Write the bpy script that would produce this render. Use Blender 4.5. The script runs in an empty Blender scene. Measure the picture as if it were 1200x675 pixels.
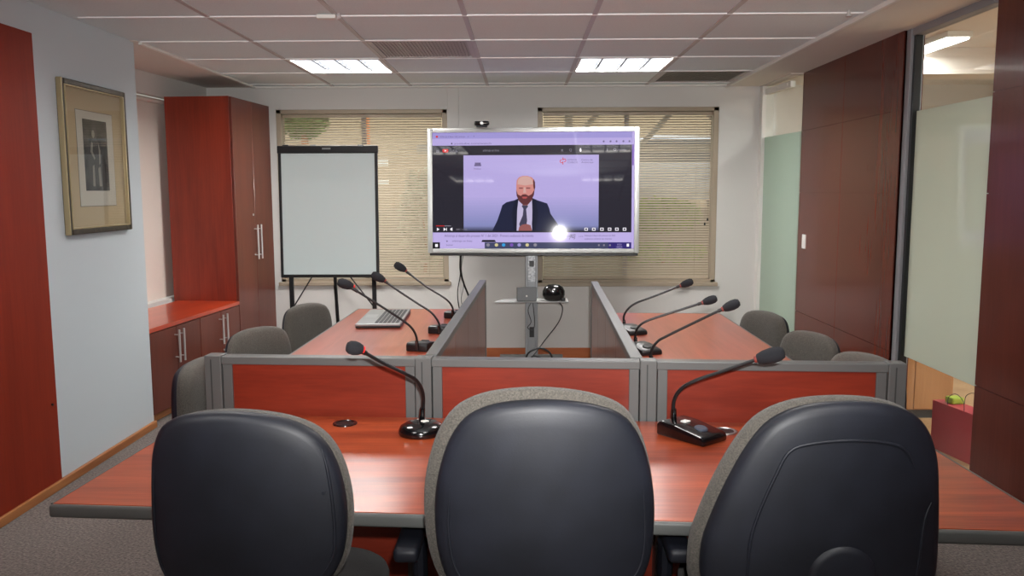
import bpy, bmesh, math, random
from mathutils import Vector, Matrix
random.seed(7)
S = bpy.context.scene
PI = math.pi

# ------------------------------------------------------------------ camera
cam_d = bpy.data.cameras.new('camera'); cam = bpy.data.objects.new('camera', cam_d); S.collection.objects.link(cam)
S.camera = cam
F_PX = 974.0
cam_d.sensor_fit = 'HORIZONTAL'; cam_d.sensor_width = 36.0; cam_d.lens = 36.0 * F_PX / 1200.0
cam_d.clip_start = 0.05; cam_d.clip_end = 200
_p, _yaw, _roll = math.radians(6.65), math.atan(12 / 974.), math.radians(0.2)
_f = Vector((-math.sin(_yaw) * math.cos(_p), math.cos(_yaw) * math.cos(_p), -math.sin(_p)))
_r = Vector((math.cos(_yaw), math.sin(_yaw), 0)); _u = _r.cross(_f)
_r2 = math.cos(_roll) * _r - math.sin(_roll) * _u; _u2 = _r2.cross(_f)
M = Matrix((( _r2.x, _u2.x, -_f.x, 0), (_r2.y, _u2.y, -_f.y, 0), (_r2.z, _u2.z, -_f.z, 1.52), (0, 0, 0, 1)))
cam.matrix_world = M

# ------------------------------------------------------------------ colour management, world, flash
S.view_settings.view_transform = 'Standard'; S.view_settings.look = 'None'
S.view_settings.gamma = 1.0; S.view_settings.use_curve_mapping = False
S.view_settings.exposure = 0.45
try:
    S.cycles.use_denoising = True
    S.cycles.max_bounces = 7; S.cycles.diffuse_bounces = 4; S.cycles.glossy_bounces = 4
    S.cycles.transparent_max_bounces = 12; S.cycles.transmission_bounces = 6
    S.cycles.caustics_reflective = False; S.cycles.caustics_refractive = False
    S.cycles.sample_clamp_indirect = 4.0
except Exception: pass
LAMP = 37.0            # ceiling fitting emission
LAMP_NEAR = 15.0
ROOM2 = 9.0
w = bpy.data.worlds.new('overcast_sky'); S.world = w; w.use_nodes = True
w.node_tree.nodes['Background'].inputs[0].default_value = (0.95, 0.97, 1.0, 1)
w.node_tree.nodes['Background'].inputs[1].default_value = 1.7
fl = bpy.data.lights.new('camera_flash', 'SPOT'); fl.energy = 340; fl.color = (1, 0.985, 0.97); fl.shadow_soft_size = 0.022
fl.spot_size = math.radians(84); fl.spot_blend = 1.0
flo = bpy.data.objects.new('camera_flash', fl); S.collection.objects.link(flo)
flo.location = (0.045, 0.02, 1.63); flo.rotation_euler = (math.radians(97), 0, 0)

# ------------------------------------------------------------------ materials
def lin(c):
    return tuple(((v / 255.) / 12.92 if v / 255. <= 0.04045 else ((v / 255. + 0.055) / 1.055) ** 2.4) for v in c)
def mat(name, rgb, rough=0.5, metal=0.0, coat=0.0, spec=0.5, emit=None, estr=0.0, noise=None, bump=None, sheen=0.0, two=None):
    m = bpy.data.materials.new(name); m.use_nodes = True
    nt = m.node_tree; b = nt.nodes['Principled BSDF']
    c = lin(rgb)
    b.inputs['Base Color'].default_value = (*c, 1); b.inputs['Roughness'].default_value = rough
    b.inputs['Metallic'].default_value = metal; b.inputs['Coat Weight'].default_value = coat
    b.inputs['Coat Roughness'].default_value = 0.08
    b.inputs['Specular IOR Level'].default_value = spec
    b.inputs['Sheen Weight'].default_value = sheen
    if emit:
        b.inputs['Emission Color'].default_value = (*lin(emit), 1); b.inputs['Emission Strength'].default_value = estr
    if noise or bump:
        tc = nt.nodes.new('ShaderNodeTexCoord')
    if noise:                                   # (scale, amount, second colour)
        n = nt.nodes.new('ShaderNodeTexNoise'); n.inputs['Scale'].default_value = noise[0]; n.inputs['Detail'].default_value = 6
        nt.links.new(tc.outputs['Object'], n.inputs['Vector'])
        r = nt.nodes.new('ShaderNodeValToRGB'); r.color_ramp.elements[0].position = 0.35; r.color_ramp.elements[1].position = 0.68
        c2 = lin(noise[1]); r.color_ramp.elements[0].color = (*c, 1); r.color_ramp.elements[1].color = (*c2, 1)
        nt.links.new(n.outputs['Fac'], r.inputs['Fac']); nt.links.new(r.outputs['Color'], b.inputs['Base Color'])
    if bump:                                    # (scale, strength, distance)
        n = nt.nodes.new('ShaderNodeTexNoise'); n.inputs['Scale'].default_value = bump[0]; n.inputs['Detail'].default_value = 3
        nt.links.new(tc.outputs['Object'], n.inputs['Vector'])
        bp = nt.nodes.new('ShaderNodeBump'); bp.inputs['Strength'].default_value = bump[1]; bp.inputs['Distance'].default_value = bump[2]
        nt.links.new(n.outputs['Fac'], bp.inputs['Height']); nt.links.new(bp.outputs['Normal'], b.inputs['Normal'])
    return m
def wood(name, dark, light, axis='X', rough=0.3, coat=0.3, scale=1.0, crough=0.1, spec=0.4):
    """laminate: fine fibre plus broad figure stretched along one axis"""
    m = bpy.data.materials.new(name); m.use_nodes = True
    nt = m.node_tree; b = nt.nodes['Principled BSDF']; L = nt.links.new
    tc = nt.nodes.new('ShaderNodeTexCoord')
    def layer(stretch, across, detail):
        mp = nt.nodes.new('ShaderNodeMapping'); k = [across * scale] * 3; k['XYZ'.index(axis)] = stretch * scale
        mp.inputs['Scale'].default_value = k; L(tc.outputs['Object'], mp.inputs['Vector'])
        n = nt.nodes.new('ShaderNodeTexNoise'); n.inputs['Scale'].default_value = 1; n.inputs['Detail'].default_value = detail
        n.inputs['Distortion'].default_value = 0.6
        L(mp.outputs['Vector'], n.inputs['Vector']); return n.outputs['Fac']
    a = layer(1.1, 9, 4); c = layer(5, 110, 2)
    mx = nt.nodes.new('ShaderNodeMath'); mx.operation = 'MULTIPLY_ADD'; mx.inputs[1].default_value = 0.3
    ml = nt.nodes.new('ShaderNodeMath'); ml.operation = 'MULTIPLY'; ml.inputs[1].default_value = 0.7
    L(a, ml.inputs[0]); L(c, mx.inputs[0]); L(ml.outputs[0], mx.inputs[2])
    r = nt.nodes.new('ShaderNodeValToRGB'); e = r.color_ramp.elements
    e[0].position = 0.36; e[1].position = 0.64; e[0].color = (*lin(dark), 1); e[1].color = (*lin(light), 1)
    L(mx.outputs[0], r.inputs['Fac']); L(r.outputs['Color'], b.inputs['Base Color'])
    b.inputs['Roughness'].default_value = rough; b.inputs['Coat Weight'].default_value = coat; b.inputs['Coat Roughness'].default_value = crough; b.inputs['Specular IOR Level'].default_value = spec
    return m
def schlick(nt, f0=.04):
    L = nt.links.new; lw = nt.nodes.new('ShaderNodeLayerWeight'); lw.inputs['Blend'].default_value = .5
    p = nt.nodes.new('ShaderNodeMath'); p.operation = 'POWER'; p.inputs[1].default_value = 5; L(lw.outputs['Facing'], p.inputs[0])
    m = nt.nodes.new('ShaderNodeMath'); m.operation = 'MULTIPLY_ADD'; m.inputs[1].default_value = 1 - f0; m.inputs[2].default_value = f0; L(p.outputs[0], m.inputs[0])
    return m.outputs[0]
def glass(name, tint, f0=.04):
    m = bpy.data.materials.new(name); m.use_nodes = True; nt = m.node_tree; nt.nodes.clear(); L = nt.links.new
    o = nt.nodes.new('ShaderNodeOutputMaterial'); mx = nt.nodes.new('ShaderNodeMixShader')
    t = nt.nodes.new('ShaderNodeBsdfTransparent'); g = nt.nodes.new('ShaderNodeBsdfGlossy')
    t.inputs['Color'].default_value = (*tint, 1); g.inputs['Roughness'].default_value = 0.0
    L(schlick(nt, f0), mx.inputs[0]); L(t.outputs[0], mx.inputs[1]); L(g.outputs[0], mx.inputs[2]); L(mx.outputs[0], o.inputs[0])
    return m
def frosted(name, rgb):
    m = bpy.data.materials.new(name); m.use_nodes = True; nt = m.node_tree; nt.nodes.clear(); L = nt.links.new
    o = nt.nodes.new('ShaderNodeOutputMaterial'); c = (*lin(rgb), 1)
    d = nt.nodes.new('ShaderNodeBsdfDiffuse'); t = nt.nodes.new('ShaderNodeBsdfTranslucent'); g = nt.nodes.new('ShaderNodeBsdfGlossy')
    d.inputs['Color'].default_value = c; t.inputs['Color'].default_value = c; g.inputs['Roughness'].default_value = 0.03
    a = nt.nodes.new('ShaderNodeMixShader'); a.inputs[0].default_value = 0.5; L(d.outputs[0], a.inputs[1]); L(t.outputs[0], a.inputs[2])
    b = nt.nodes.new('ShaderNodeMixShader'); L(schlick(nt), b.inputs[0]); L(a.outputs[0], b.inputs[1]); L(g.outputs[0], b.inputs[2])
    L(b.outputs[0], o.inputs[0]); return m

MT = dict(
    wall=mat('painted_wall', (214, 212, 208), 0.75, bump=(60, 0.05, 0.002)),
    pier=mat('blue_white_wall', (198, 207, 212), 0.75, bump=(60, 0.05, 0.002)),
    soffit=mat('soffit_paint', (222, 216, 208), 0.8),
    tile=mat('ceiling_tile', (224, 232, 234), 0.9, noise=(90, (230, 238, 240)), bump=(160, 0.15, 0.002)),
    tbar=mat('ceiling_grid_metal', (190, 184, 184), 0.45),
    tbar2=mat('ceiling_cross_tee', (250, 250, 250), 0.5),
    carpet=mat('grey_brown_carpet', (78, 71, 67), 0.95, noise=(85, (134, 123, 116)), bump=(120, 0.8, 0.008), sheen=0.2),
    base=wood('baseboard_oak', (150, 92, 50), (186, 124, 74), 'Y', 0.45, 0.1),
    baseo=wood('baseboard_orange', (168, 88, 44), (190, 106, 58), 'X', 0.45, 0.1),
    cherry=wood('cherry_laminate_desk', (126, 46, 20), (184, 82, 42), 'X', 0.32, 0.4, 1.0, 0.2),
    cherryy=wood('cherry_laminate_side_desk', (150, 64, 42), (178, 84, 58), 'Y', 0.32, 0.4, 0.6, 0.2),
    cherryp=wood('cherry_laminate_screen', (116, 38, 24), (140, 50, 32), 'X', 0.35, 0.25),
    cherryz=wood('cherry_laminate_cabinet', (116, 36, 20), (142, 50, 30), 'Z', 0.38, 0.2, 0.7),
    cabdoor=wood('cabinet_door_laminate', (88, 40, 30), (104, 50, 38), 'Z', 0.3, 0.15, 0.7, spec=.3),
    dwood=wood('dark_cherry_panel', (86, 34, 23), (97, 39, 27), 'Z', 0.26, 0.18, 0.6, spec=.25),
    redp=wood('red_wall_panel', (124, 36, 18), (140, 45, 24), 'Z', 0.45, 0.0, 0.6, spec=.2),
    brownp=wood('brown_screen_panel', (112, 66, 54), (130, 78, 64), 'Z', 0.28, 0.4, 0.6),
    grey=mat('grey_powder_coat', (98, 99, 98), 0.42, 0.1, spec=0.4),
    greyd=mat('dark_grey_gap', (52, 54, 54), 0.6),
    edge=mat('grey_pvc_edge', (92, 94, 92), 0.4),
    alu=mat('brushed_aluminium', (168, 170, 170), 0.3, 0.9),
    aluframe=mat('anodised_window_metal', (138, 138, 141), 0.45, 0.1),
    steel=mat('stainless_bar', (200, 198, 196), 0.3, 0.35),
    tvbez=mat('silver_bezel', (176, 178, 176), 0.32, 0.15),
    black=mat('black_plastic', (20, 21, 23), 0.38),
    blackg=mat('gloss_black_plastic', (10, 11, 13), 0.16, coat=0.5),
    shell=mat('navy_black_chair_shell', (21, 24, 32), 0.5, noise=(9, (29, 32, 42)), bump=(300, 0.12, 0.001)),
    fabric=mat('grey_woven_fabric', (66, 63, 58), 0.95, noise=(300, (96, 91, 84)), bump=(300, 0.6, 0.004), sheen=0.12),
    fabricd=mat('charcoal_seat_fabric', (52, 50, 50), 0.95, noise=(420, (74, 71, 70)), bump=(420, 0.5, 0.004), sheen=0.2),
    foam=mat('foam_windscreen', (34, 35, 40), 0.95, bump=(700, 0.5, 0.002)),
    ring=mat('red_ring', (214, 46, 44), 0.4, emit=(230, 40, 40), estr=0.25),
    wboard=mat('whiteboard_enamel', (230, 246, 246), 0.22, coat=0.3),
    frame=mat('beige_window_frame', (168, 154, 134), 0.5),
    slat=mat('cream_blind_slat', (196, 180, 158), 0.45),
    white=mat('white_plastic', (232, 230, 224), 0.45),
    cream=mat('cream_roller_fabric', (226, 216, 206), 0.8),
    silver=mat('silver_laptop', (150, 152, 152), 0.35, 0.5),
    key=mat('dark_grey_key', (38, 40, 44), 0.5),
    gold=mat('gilt_picture_frame', (66, 58, 42), 0.4, 0.3, noise=(30, (40, 34, 25))),
    goldl=mat('bright_gilt_edge', (176, 160, 124), 0.3, 0.6),
    matb=mat('tan_picture_mount', (182, 164, 128), 0.85),
    paper=mat('aged_print_paper', (196, 194, 180), 0.85),
    glass=glass('clear_glass', (0.93, 0.96, 0.94)),
    picglass=glass('picture_glass', (0.98, 0.98, 0.98), .012),
    frost=frosted('frosted_glass_film', (206, 213, 202)),
    frostg=frosted('green_frosted_glass', (198, 216, 203)),
)
MT['ringd'] = mat('unlit_red_ring', (140, 58, 50), .4)
MT['louvre'] = mat('lamp_louvre', (58, 61, 66), 0.5, spec=.2)
MT['lamp'] = mat('lamp_tubes', (255, 255, 255), 0.5, emit=(255, 252, 249), estr=LAMP)
MT['lampn'] = mat('lamp_tubes_dim', (255, 255, 255), 0.5, emit=(255, 252, 249), estr=LAMP_NEAR)
MT['lamp2'] = mat('lamp_tube_next_room', (255, 255, 255), 0.5, emit=(250, 252, 255), estr=ROOM2)
# etching: smoky dark tones of its own
def etch():
    m = bpy.data.materials.new('dark_etching_ink'); m.use_nodes = True; nt = m.node_tree; b = nt.nodes['Principled BSDF']; L = nt.links.new
    tc = nt.nodes.new('ShaderNodeTexCoord'); n = nt.nodes.new('ShaderNodeTexNoise'); n.inputs['Scale'].default_value = 14; n.inputs['Detail'].default_value = 9
    r = nt.nodes.new('ShaderNodeValToRGB'); r.color_ramp.elements[0].position = 0.38; r.color_ramp.elements[1].position = 0.72
    r.color_ramp.elements[0].color = (*lin((22, 22, 24)), 1); r.color_ramp.elements[1].color = (*lin((80, 80, 76)), 1)
    L(tc.outputs['Object'], n.inputs['Vector']); L(n.outputs['Fac'], r.inputs['Fac']); L(r.outputs['Color'], b.inputs['Base Color'])
    b.inputs['Roughness'].default_value = 0.8
    return m
MT['etch'] = etch()

# ------------------------------------------------------------------ mesh helpers
class MB:
    """collects shapes into one mesh"""
    def __init__(s): s.bm = bmesh.new(); s.mats = []
    def mi(s, m):
        if m is None: return 0
        if m not in s.mats: s.mats.append(m)
        return s.mats.index(m)
    def box(s, a, b, bev=0.0, m=None, T=None, seg=2):
        a, b = Vector(a), Vector(b); c = (a + b) / 2; d = b - a
        r = bmesh.ops.create_cube(s.bm, size=1.0, matrix=Matrix.Translation(c) @ Matrix.Diagonal((abs(d.x), abs(d.y), abs(d.z), 1)))
        vs = r['verts']; i = s.mi(m)
        fs = set(f for v in vs for f in v.link_faces)
        for f in fs: f.material_index = i
        if bev:
            es = list(set(e for v in vs for e in v.link_edges))
            r2 = bmesh.ops.bevel(s.bm, geom=es, offset=bev, segments=seg, profile=0.5, affect='EDGES', clamp_overlap=True)
            vs = list(set(v for f in r2['faces'] for v in f.verts) | set(v for v in vs if v.is_valid))
            for f in set(f for v in vs for f in v.link_faces): f.material_index = i
        if T is not None: bmesh.ops.transform(s.bm, matrix=T, verts=[v for v in vs if v.is_valid])
        return s
    def prism(s, pts, z0, z1, m=None, bev=0.0, T=None):
        """polygon in x,y extruded from z0 to z1"""
        n = len(pts); lo = [s.bm.verts.new((p[0], p[1], z0)) for p in pts]; hi = [s.bm.verts.new((p[0], p[1], z1)) for p in pts]
        i = s.mi(m); fs = [s.bm.faces.new(lo[::-1]), s.bm.faces.new(hi)]
        for k in range(n): fs.append(s.bm.faces.new((lo[k], lo[(k + 1) % n], hi[(k + 1) % n], hi[k])))
        for f in fs: f.material_index = i
        bmesh.ops.recalc_face_normals(s.bm, faces=fs); vs = lo + hi
        if bev:
            es = list(set(e for v in vs for e in v.link_edges))
            r2 = bmesh.ops.bevel(s.bm, geom=es, offset=bev, segments=2, profile=0.5, affect='EDGES', clamp_overlap=True)
            vs = list(set(v for f in r2['faces'] for v in f.verts) | set(v for v in vs if v.is_valid))
            for f in set(f for v in vs for f in v.link_faces): f.material_index = i
        if T is not None: bmesh.ops.transform(s.bm, matrix=T, verts=vs)
        return s
    def face(s, pts, m=None):
        f = s.bm.faces.new([s.bm.verts.new(p) for p in pts]); f.material_index = s.mi(m); return s
    def cyl(s, a, b, r, r2=None, n=16, m=None, cap=True):
        a, b = Vector(a), Vector(b); d = b - a
        q = d.to_track_quat('Z', 'Y').to_matrix().to_4x4()
        o = bmesh.ops.create_cone(s.bm, cap_ends=cap, segments=n, radius1=r, radius2=(r if r2 is None else r2), depth=d.length,
                                  matrix=Matrix.Translation((a + b) / 2) @ q)
        for f in set(f for v in o['verts'] for f in v.link_faces): f.material_index = s.mi(m)
        return s
    def ball(s, c, r, T=None, m=None, n=16):
        Mx = Matrix.Translation(c) @ (T or Matrix.Identity(4)) @ Matrix.Diagonal((r[0], r[1], r[2], 1))
        o = bmesh.ops.create_uvsphere(s.bm, u_segments=n, v_segments=max(6, n // 2 + 2), radius=1, matrix=Mx)
        for f in set(f for v in o['verts'] for f in v.link_faces): f.material_index = s.mi(m)
        return s
    def lathe(s, prof, c=(0, 0, 0), n=28, m=None, sx=1, sy=1, T=None):
        """prof: list of (radius, z)"""
        rings = []; vs = []
        for (r, z) in prof:
            if r < 1e-6: v = s.bm.verts.new((c[0], c[1], c[2] + z)); rings.append([v] * n); vs.append(v)
            else:
                R = [s.bm.verts.new((c[0] + r * sx * math.cos(2 * PI * k / n), c[1] + r * sy * math.sin(2 * PI * k / n), c[2] + z)) for k in range(n)]
                rings.append(R); vs += R
        i = s.mi(m); fs = []
        for A, B in zip(rings, rings[1:]):
            for k in range(n):
                q = [A[k], A[(k + 1) % n], B[(k + 1) % n], B[k]]; q = list(dict.fromkeys(q))
                if len(q) > 2: f = s.bm.faces.new(q); f.material_index = i; fs.append(f)
        bmesh.ops.recalc_face_normals(s.bm, faces=fs)
        if T is not None: bmesh.ops.transform(s.bm, matrix=T, verts=vs)
        return s
    def tube(s, pts, r, n=8, m=None, smooth=True, sub=6, closed=False, flat=None):
        """round tube along a path (radius may be a list)"""
        P = [Vector(p) for p in pts]
        if smooth and len(P) > 2:
            Q = []; rad = []
            rr = r if isinstance(r, (list, tuple)) else [r] * len(P)
            for k in range(len(P) - 1):
                p0 = P[max(k - 1, 0)]; p1 = P[k]; p2 = P[k + 1]; p3 = P[min(k + 2, len(P) - 1)]
                for j in range(sub):
                    t = j / sub
                    Q.append(0.5 * ((2 * p1) + (-p0 + p2) * t + (2 * p0 - 5 * p1 + 4 * p2 - p3) * t * t + (-p0 + 3 * p1 - 3 * p2 + p3) * t ** 3))
                    rad.append(rr[k] * (1 - t) + rr[k + 1] * t)
            Q.append(P[-1]); rad.append(rr[-1])
        else:
            Q = P; rad = list(r) if isinstance(r, (list, tuple)) else [r] * len(P)
        up = Vector((0, 0, 1)); prev = None; rings = []
        for k, q in enumerate(Q):
            d = (Q[min(k + 1, len(Q) - 1)] - Q[max(k - 1, 0)]).normalized()
            if prev is None:
                x = d.cross(up)
                if x.length < 1e-3: x = d.cross(Vector((0, 1, 0)))
            else: x = prev - d * prev.dot(d)
            x.normalize(); prev = x; y = d.cross(x)
            if flat: y = y * flat
            rings.append([s.bm.verts.new(q + rad[k] * (math.cos(2 * PI * j / n) * x + math.sin(2 * PI * j / n) * y)) for j in range(n)])
        i = s.mi(m); fs = []
        for A, B in zip(rings, rings[1:]):
            for k in range(n): f = s.bm.faces.new((A[k], A[(k + 1) % n], B[(k + 1) % n], B[k])); fs.append(f)
        fs.append(s.bm.faces.new(rings[0][::-1])); fs.append(s.bm.faces.new(rings[-1]))
        for f in fs: f.material_index = i
        bmesh.ops.recalc_face_normals(s.bm, faces=fs)
        return s
    def build(s, name, m=None, parent=None, T=None, smooth=False, loc=None, angle=35):
        me = bpy.data.meshes.new(name)
        if T is not None: bmesh.ops.transform(s.bm, matrix=T, verts=s.bm.verts)
        s.bm.to_mesh(me); s.bm.free()
        ms = s.mats if s.mats else [m]
        for x in ms: me.materials.append(x if x else m)
        if smooth:
            for p in me.polygons: p.use_smooth = True
            try: me.set_sharp_from_angle(angle=math.radians(angle))
            except Exception: pass
        o = bpy.data.objects.new(name, me); S.collection.objects.link(o)
        if parent: o.parent = parent
        if loc: o.location = loc
        return o
def thing(name, label, cat, loc=(0, 0, 0), rz=0.0, group=None):
    o = bpy.data.objects.new(name, None); S.collection.objects.link(o); o.empty_display_size = 0.1
    o.location = loc; o.rotation_euler = (0, 0, rz); o['label'] = label; o['category'] = cat
    if group: o['group'] = group
    return o
def tag(o, label, cat, group=None, kind=None):
    o['label'] = label; o['category'] = cat
    if group: o['group'] = group
    if kind: o['kind'] = kind
    return o
def struct(o): o['kind'] = 'structure'; return o
def sbox(name, a, b, m, bev=0.0): return struct(MB().box(a, b, bev).build(name, m))
def copy_tree(o, parent=None):
    c = o.copy(); S.collection.objects.link(c)
    if parent: c.parent = parent
    for ch in [x for x in S.objects if x.parent == o]: copy_tree(ch, c)
    return c
def RotZ(a): return Matrix.Rotation(a, 4, 'Z')
def Tr(*v): return Matrix.Translation(v)

# ================================================================== ROOM SHELL
H = 2.44
YB = 7.5
sbox('floor', (-3.2, -2.8, -0.1), (2.25, YB, 0), MT['carpet'])
# --- ceiling: lay-in tiles, then grid
GX = [-2.36, -1.66, -0.975, -0.30, 0.385, 1.09, 1.80]
GY = [4.517 - 0.697 * k for k in range(10, 0, -1)] + [4.517, 5.24, 5.93, 6.62, 7.30, YB]
LIGHTS = [(-1.318, 6.29), (0.7375, 6.33), (-1.318, 3.47), (0.7375, 3.47), (-1.318, 0.684), (0.7375, 0.684)]
VENTS = [(-0.6375, 5.585), (1.445, 6.96)]
def cell(cx, cy):
    for i in range(len(GX) - 1):
        for j in range(len(GY) - 1):
            if GX[i] < cx < GX[i + 1] and GY[j] < cy < GY[j + 1]: return i, j
holes = {cell(*p) for p in LIGHTS + VENTS}
b = MB()
for i in range(len(GX) - 1):
    for j in range(len(GY) - 1):
        if (i, j) in holes: continue
        x0, x1 = (-2.40 if i == 0 else GX[i]), GX[i + 1]
        b.box((x0 + .004, GY[j] + .004, H + 0.004), (x1 - .004, GY[j + 1] - .004, H + 0.02), 0.003, m=MT['tile'], seg=1)
b.box((-2.97, -2.8, H + 0.10), (1.84, YB, H + 0.14), m=MT['tile'])
struct(b.build('ceiling', MT['tile']))
b = MB()
for x in GX[1:-1]: b.box((x - .013, -2.8, H - 0.001), (x + .013, 7.46, H + 0.012))
struct(b.build('trim_1', MT['tbar']))
b = MB()
for y in GY[:-1]: b.box((-2.35, y - .009, H - 0.0022), (1.80, y + .009, H + 0.010))
struct(b.build('trim_2', MT['tbar2']))
# plain board ceilings either side, with a small edge bead
sbox('ceiling_side_right', (1.80, -2.8, H - 0.012), (2.32, YB, H + 0.14), MT['soffit'])
sbox('ceiling_alcove', (-3.3, 5.2, H), (-2.36, YB, H + 0.09), MT['soffit'])
struct(MB().box((1.79, -2.8, H - .022), (1.812, YB - .02, H + .004), .004).box((-2.372, 5.25, H - .014), (-2.345, YB - .02, H + .004), .004).box((-2.36, YB - .06, H - .012), (1.80, YB - .03, H + .003), .003).build('trim_3', MT['white']))
# --- back wall with two window openings
W1 = (-2.19, -0.665, 0.70, 2.245); W2 = (0.14, 1.745, 0.69, 2.255)
b = MB()
TH = 0.20
for a, c in (((-3.2, 0), (W1[0], H + .1)), ((W1[1], 0), (W2[0], H + .1)), ((W2[1], 0), (2.25, H + .1)),
             ((W1[0], 0), (W1[1], W1[2])), ((W1[0], W1[3]), (W1[1], H + .1)), ((W2[0], 0), (W2[1], W2[2])), ((W2[0], W2[3]), (W2[1], H + .1))):
    b.box((a[0], YB, a[1]), (c[0], YB + TH, c[1]))
struct(b.build('wall_back', MT['wall']))
sbox('trim_4', (-0.66, YB - .012, 0.08), (-0.56, YB, H), MT['wall'], .003)
sbox('baseboard_back', (-2.2, YB - .015, 0), (2.1, YB, 0.095), MT['baseo'], .003)
for n, (x0, x1, z0, z1) in enumerate((W1, W2)):
    b = MB(); t = .045
    for (p, q) in (((x0, z0), (x0 + t, z1)), ((x1 - t, z0), (x1, z1)), ((x0, z1 - t * .8), (x1, z1)), ((x0, z0), (x1, z0 + t * .7))):
        b.box((p[0], YB + .002, p[1]), (q[0], YB + .12, q[1]), .004)
    b.box((x0 - .02, YB - .03, z0 - .028), (x1 + .02, YB + .03, z0 + .006), .006)
    xm = (x0 + x1) / 2
    fr = struct(b.build('window_%d' % (n + 1), MT['frame']))
    struct(MB().box((xm - .02, YB + .10, z0), (xm + .02, YB + .13, z1)).build('window_mullion', MT['aluframe'], fr))
    struct(MB().box((x0 + .02, YB + .112, z0), (x1 - .02, YB + .118, z1)).build('window_pane', MT['glass'], fr))

# --- pier, panel and alcove on the picture side
sbox('wall_left_pier', (-2.95, 4.15, 0), (-2.40, 5.25, H + .12), MT['pier'])
sbox('wall_left', (-2.95, -2.8, 2.295), (-2.40, 4.15, H + .12), MT['pier'])
d1 = sbox('door_1', (-2.50, -0.4, 0.045), (-2.392, 4.148, 2.295), MT['redp'], .002)
struct(MB().cyl((-2.392, 4.10, .45), (-2.384, 4.10, .45), .006).build('door_screw_cap', MT['black'], d1, smooth=True))
sbox('wall_left_rear', (-2.95, -2.8, 0), (-2.40, -0.4, 2.295), MT['pier'])
sbox('baseboard_left', (-2.40, -2.8, 0), (-2.378, 5.25, 0.045), MT['base'], .004)
# alcove outer wall, turned 2.5 degrees, opening for window_3
al = MB(); aT = Tr(-2.80, YB, 0) @ RotZ(math.radians(-4.73))
al.box((-.2, -2.4, 0), (0, 0, .66), T=aT).box((-.2, -2.6, 2.27), (0, 0, H + .1), T=aT).box((-.2, -.5, .66), (0, 0, 2.27), T=aT).box((-.2, -2.6, .66), (0, -2.2, 2.27), T=aT)
struct(al.build('wall_alcove', MT['wall']))
w3 = struct(MB().box((-.16, -2.2, .66), (-.13, -.5, .70), T=aT).box((-.16, -2.2, 2.23), (-.13, -.5, 2.27), T=aT).box((-.16, -2.2, .7), (-.13, -2.16, 2.23), T=aT).box((-.16, -.54, .7), (-.13, -.5, 2.23), T=aT).build('window_3', MT['frame']))
struct(MB().box((-.148, -2.18, .68), (-.142, -.52, 2.25), T=aT).build('window_pane', MT['glass'], w3))

# --- timber and glass side
XR = 2.20
struct(MB().box((XR, 4.94, 1.982), (XR + .08, 5.815, H)).box((XR, 4.94, 1.503), (XR + .08, 5.815, 1.978)).box((XR, 4.94, .56), (XR + .08, 5.815, 1.499))
       .box((XR, 4.94, 0), (XR + .08, 5.815, .556)).box((XR, 5.82, 1.982), (XR + .08, 6.66, H)).box((XR, 5.82, 1.503), (XR + .08, 6.66, 1.978))
       .box((XR, 5.82, .56), (XR + .08, 6.66, 1.499)).box((XR, 5.82, 0), (XR + .08, 6.66, .556)).box((XR + .006, 4.94, 0), (XR + .12, 6.655, H)).build('wall_right_far', MT['dwood']))
struct(MB().box((2.24, -2.8, 1.982), (2.32, 4.06, H)).box((2.24, -2.8, 1.503), (2.32, 4.06, 1.978)).box((2.24, -2.8, .56), (2.32, 4.06, 1.499)).box((2.24, -2.8, 0), (2.32, 4.06, .556))
       .box((2.246, -2.8, 0), (2.36, 4.055, H)).build('wall_right_near', MT['dwood']))
win4 = struct(MB().box((2.215, 4.885, 0), (2.29, 4.94, H), .003).box((2.22, 4.06, H - .05), (2.29, 4.885, H), .003).box((2.22, 4.06, 0), (2.29, 4.885, .03), .003).build('window_4', MT['aluframe']))
struct(MB().box((2.232, 4.858, .03), (2.27, 4.885, H - .05)).build('window_gasket', MT['black'], win4))
struct(MB().box((2.255, 4.06, .545), (2.262, 4.86, 1.966)).build('window_frosted_pane', MT['frost'], win4))
struct(MB().box((2.255, 4.06, 1.966), (2.262, 4.86, H - .05)).box((2.255, 4.06, .03), (2.262, 4.86, .545)).build('window_clear_pane', MT['glass'], win4))
def dprism(x0, y0, x1, y1, h, z0, z1):
    return MB().prism([(x0, y0), (x1, y1), (x1 + h, y1), (x0 + h, y0)], z0, z1)
dr = struct(dprism(2.195, 6.66, 2.128, 7.44, .010, .01, 1.98).build('door_2', MT['frostg']))
struct(dprism(2.195, 6.66, 2.128, 7.44, .010, 1.98, 2.42).build('door_clear_glass', MT['glass'], dr))
DP = lambda y: 2.195 + (y - 6.66) * (2.128 - 2.195) / .78
fit = dprism(DP(6.86) - .014, 6.86, DP(7.40) - .014, 7.40, .04, 2.345, 2.395)
for y in (6.93, 7.12, 7.32): fit.cyl((DP(y) - .019, y, 2.37), (DP(y) - .013, y, 2.37), .010)
struct(fit.build('door_patch_fitting', MT['white'], dr))
struct(MB().box((2.10, 7.42, 0), (2.20, YB, H), .002).build('trim_5', MT['white']))
sbox('trim_6', (2.10, 6.66, 2.42), (2.32, YB, H), MT['soffit'])
# rear wall behind the viewer
sbox('wall_front', (-2.95, -3.0, 0), (2.36, -2.8, H + .1), MT['wall'])

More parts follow.
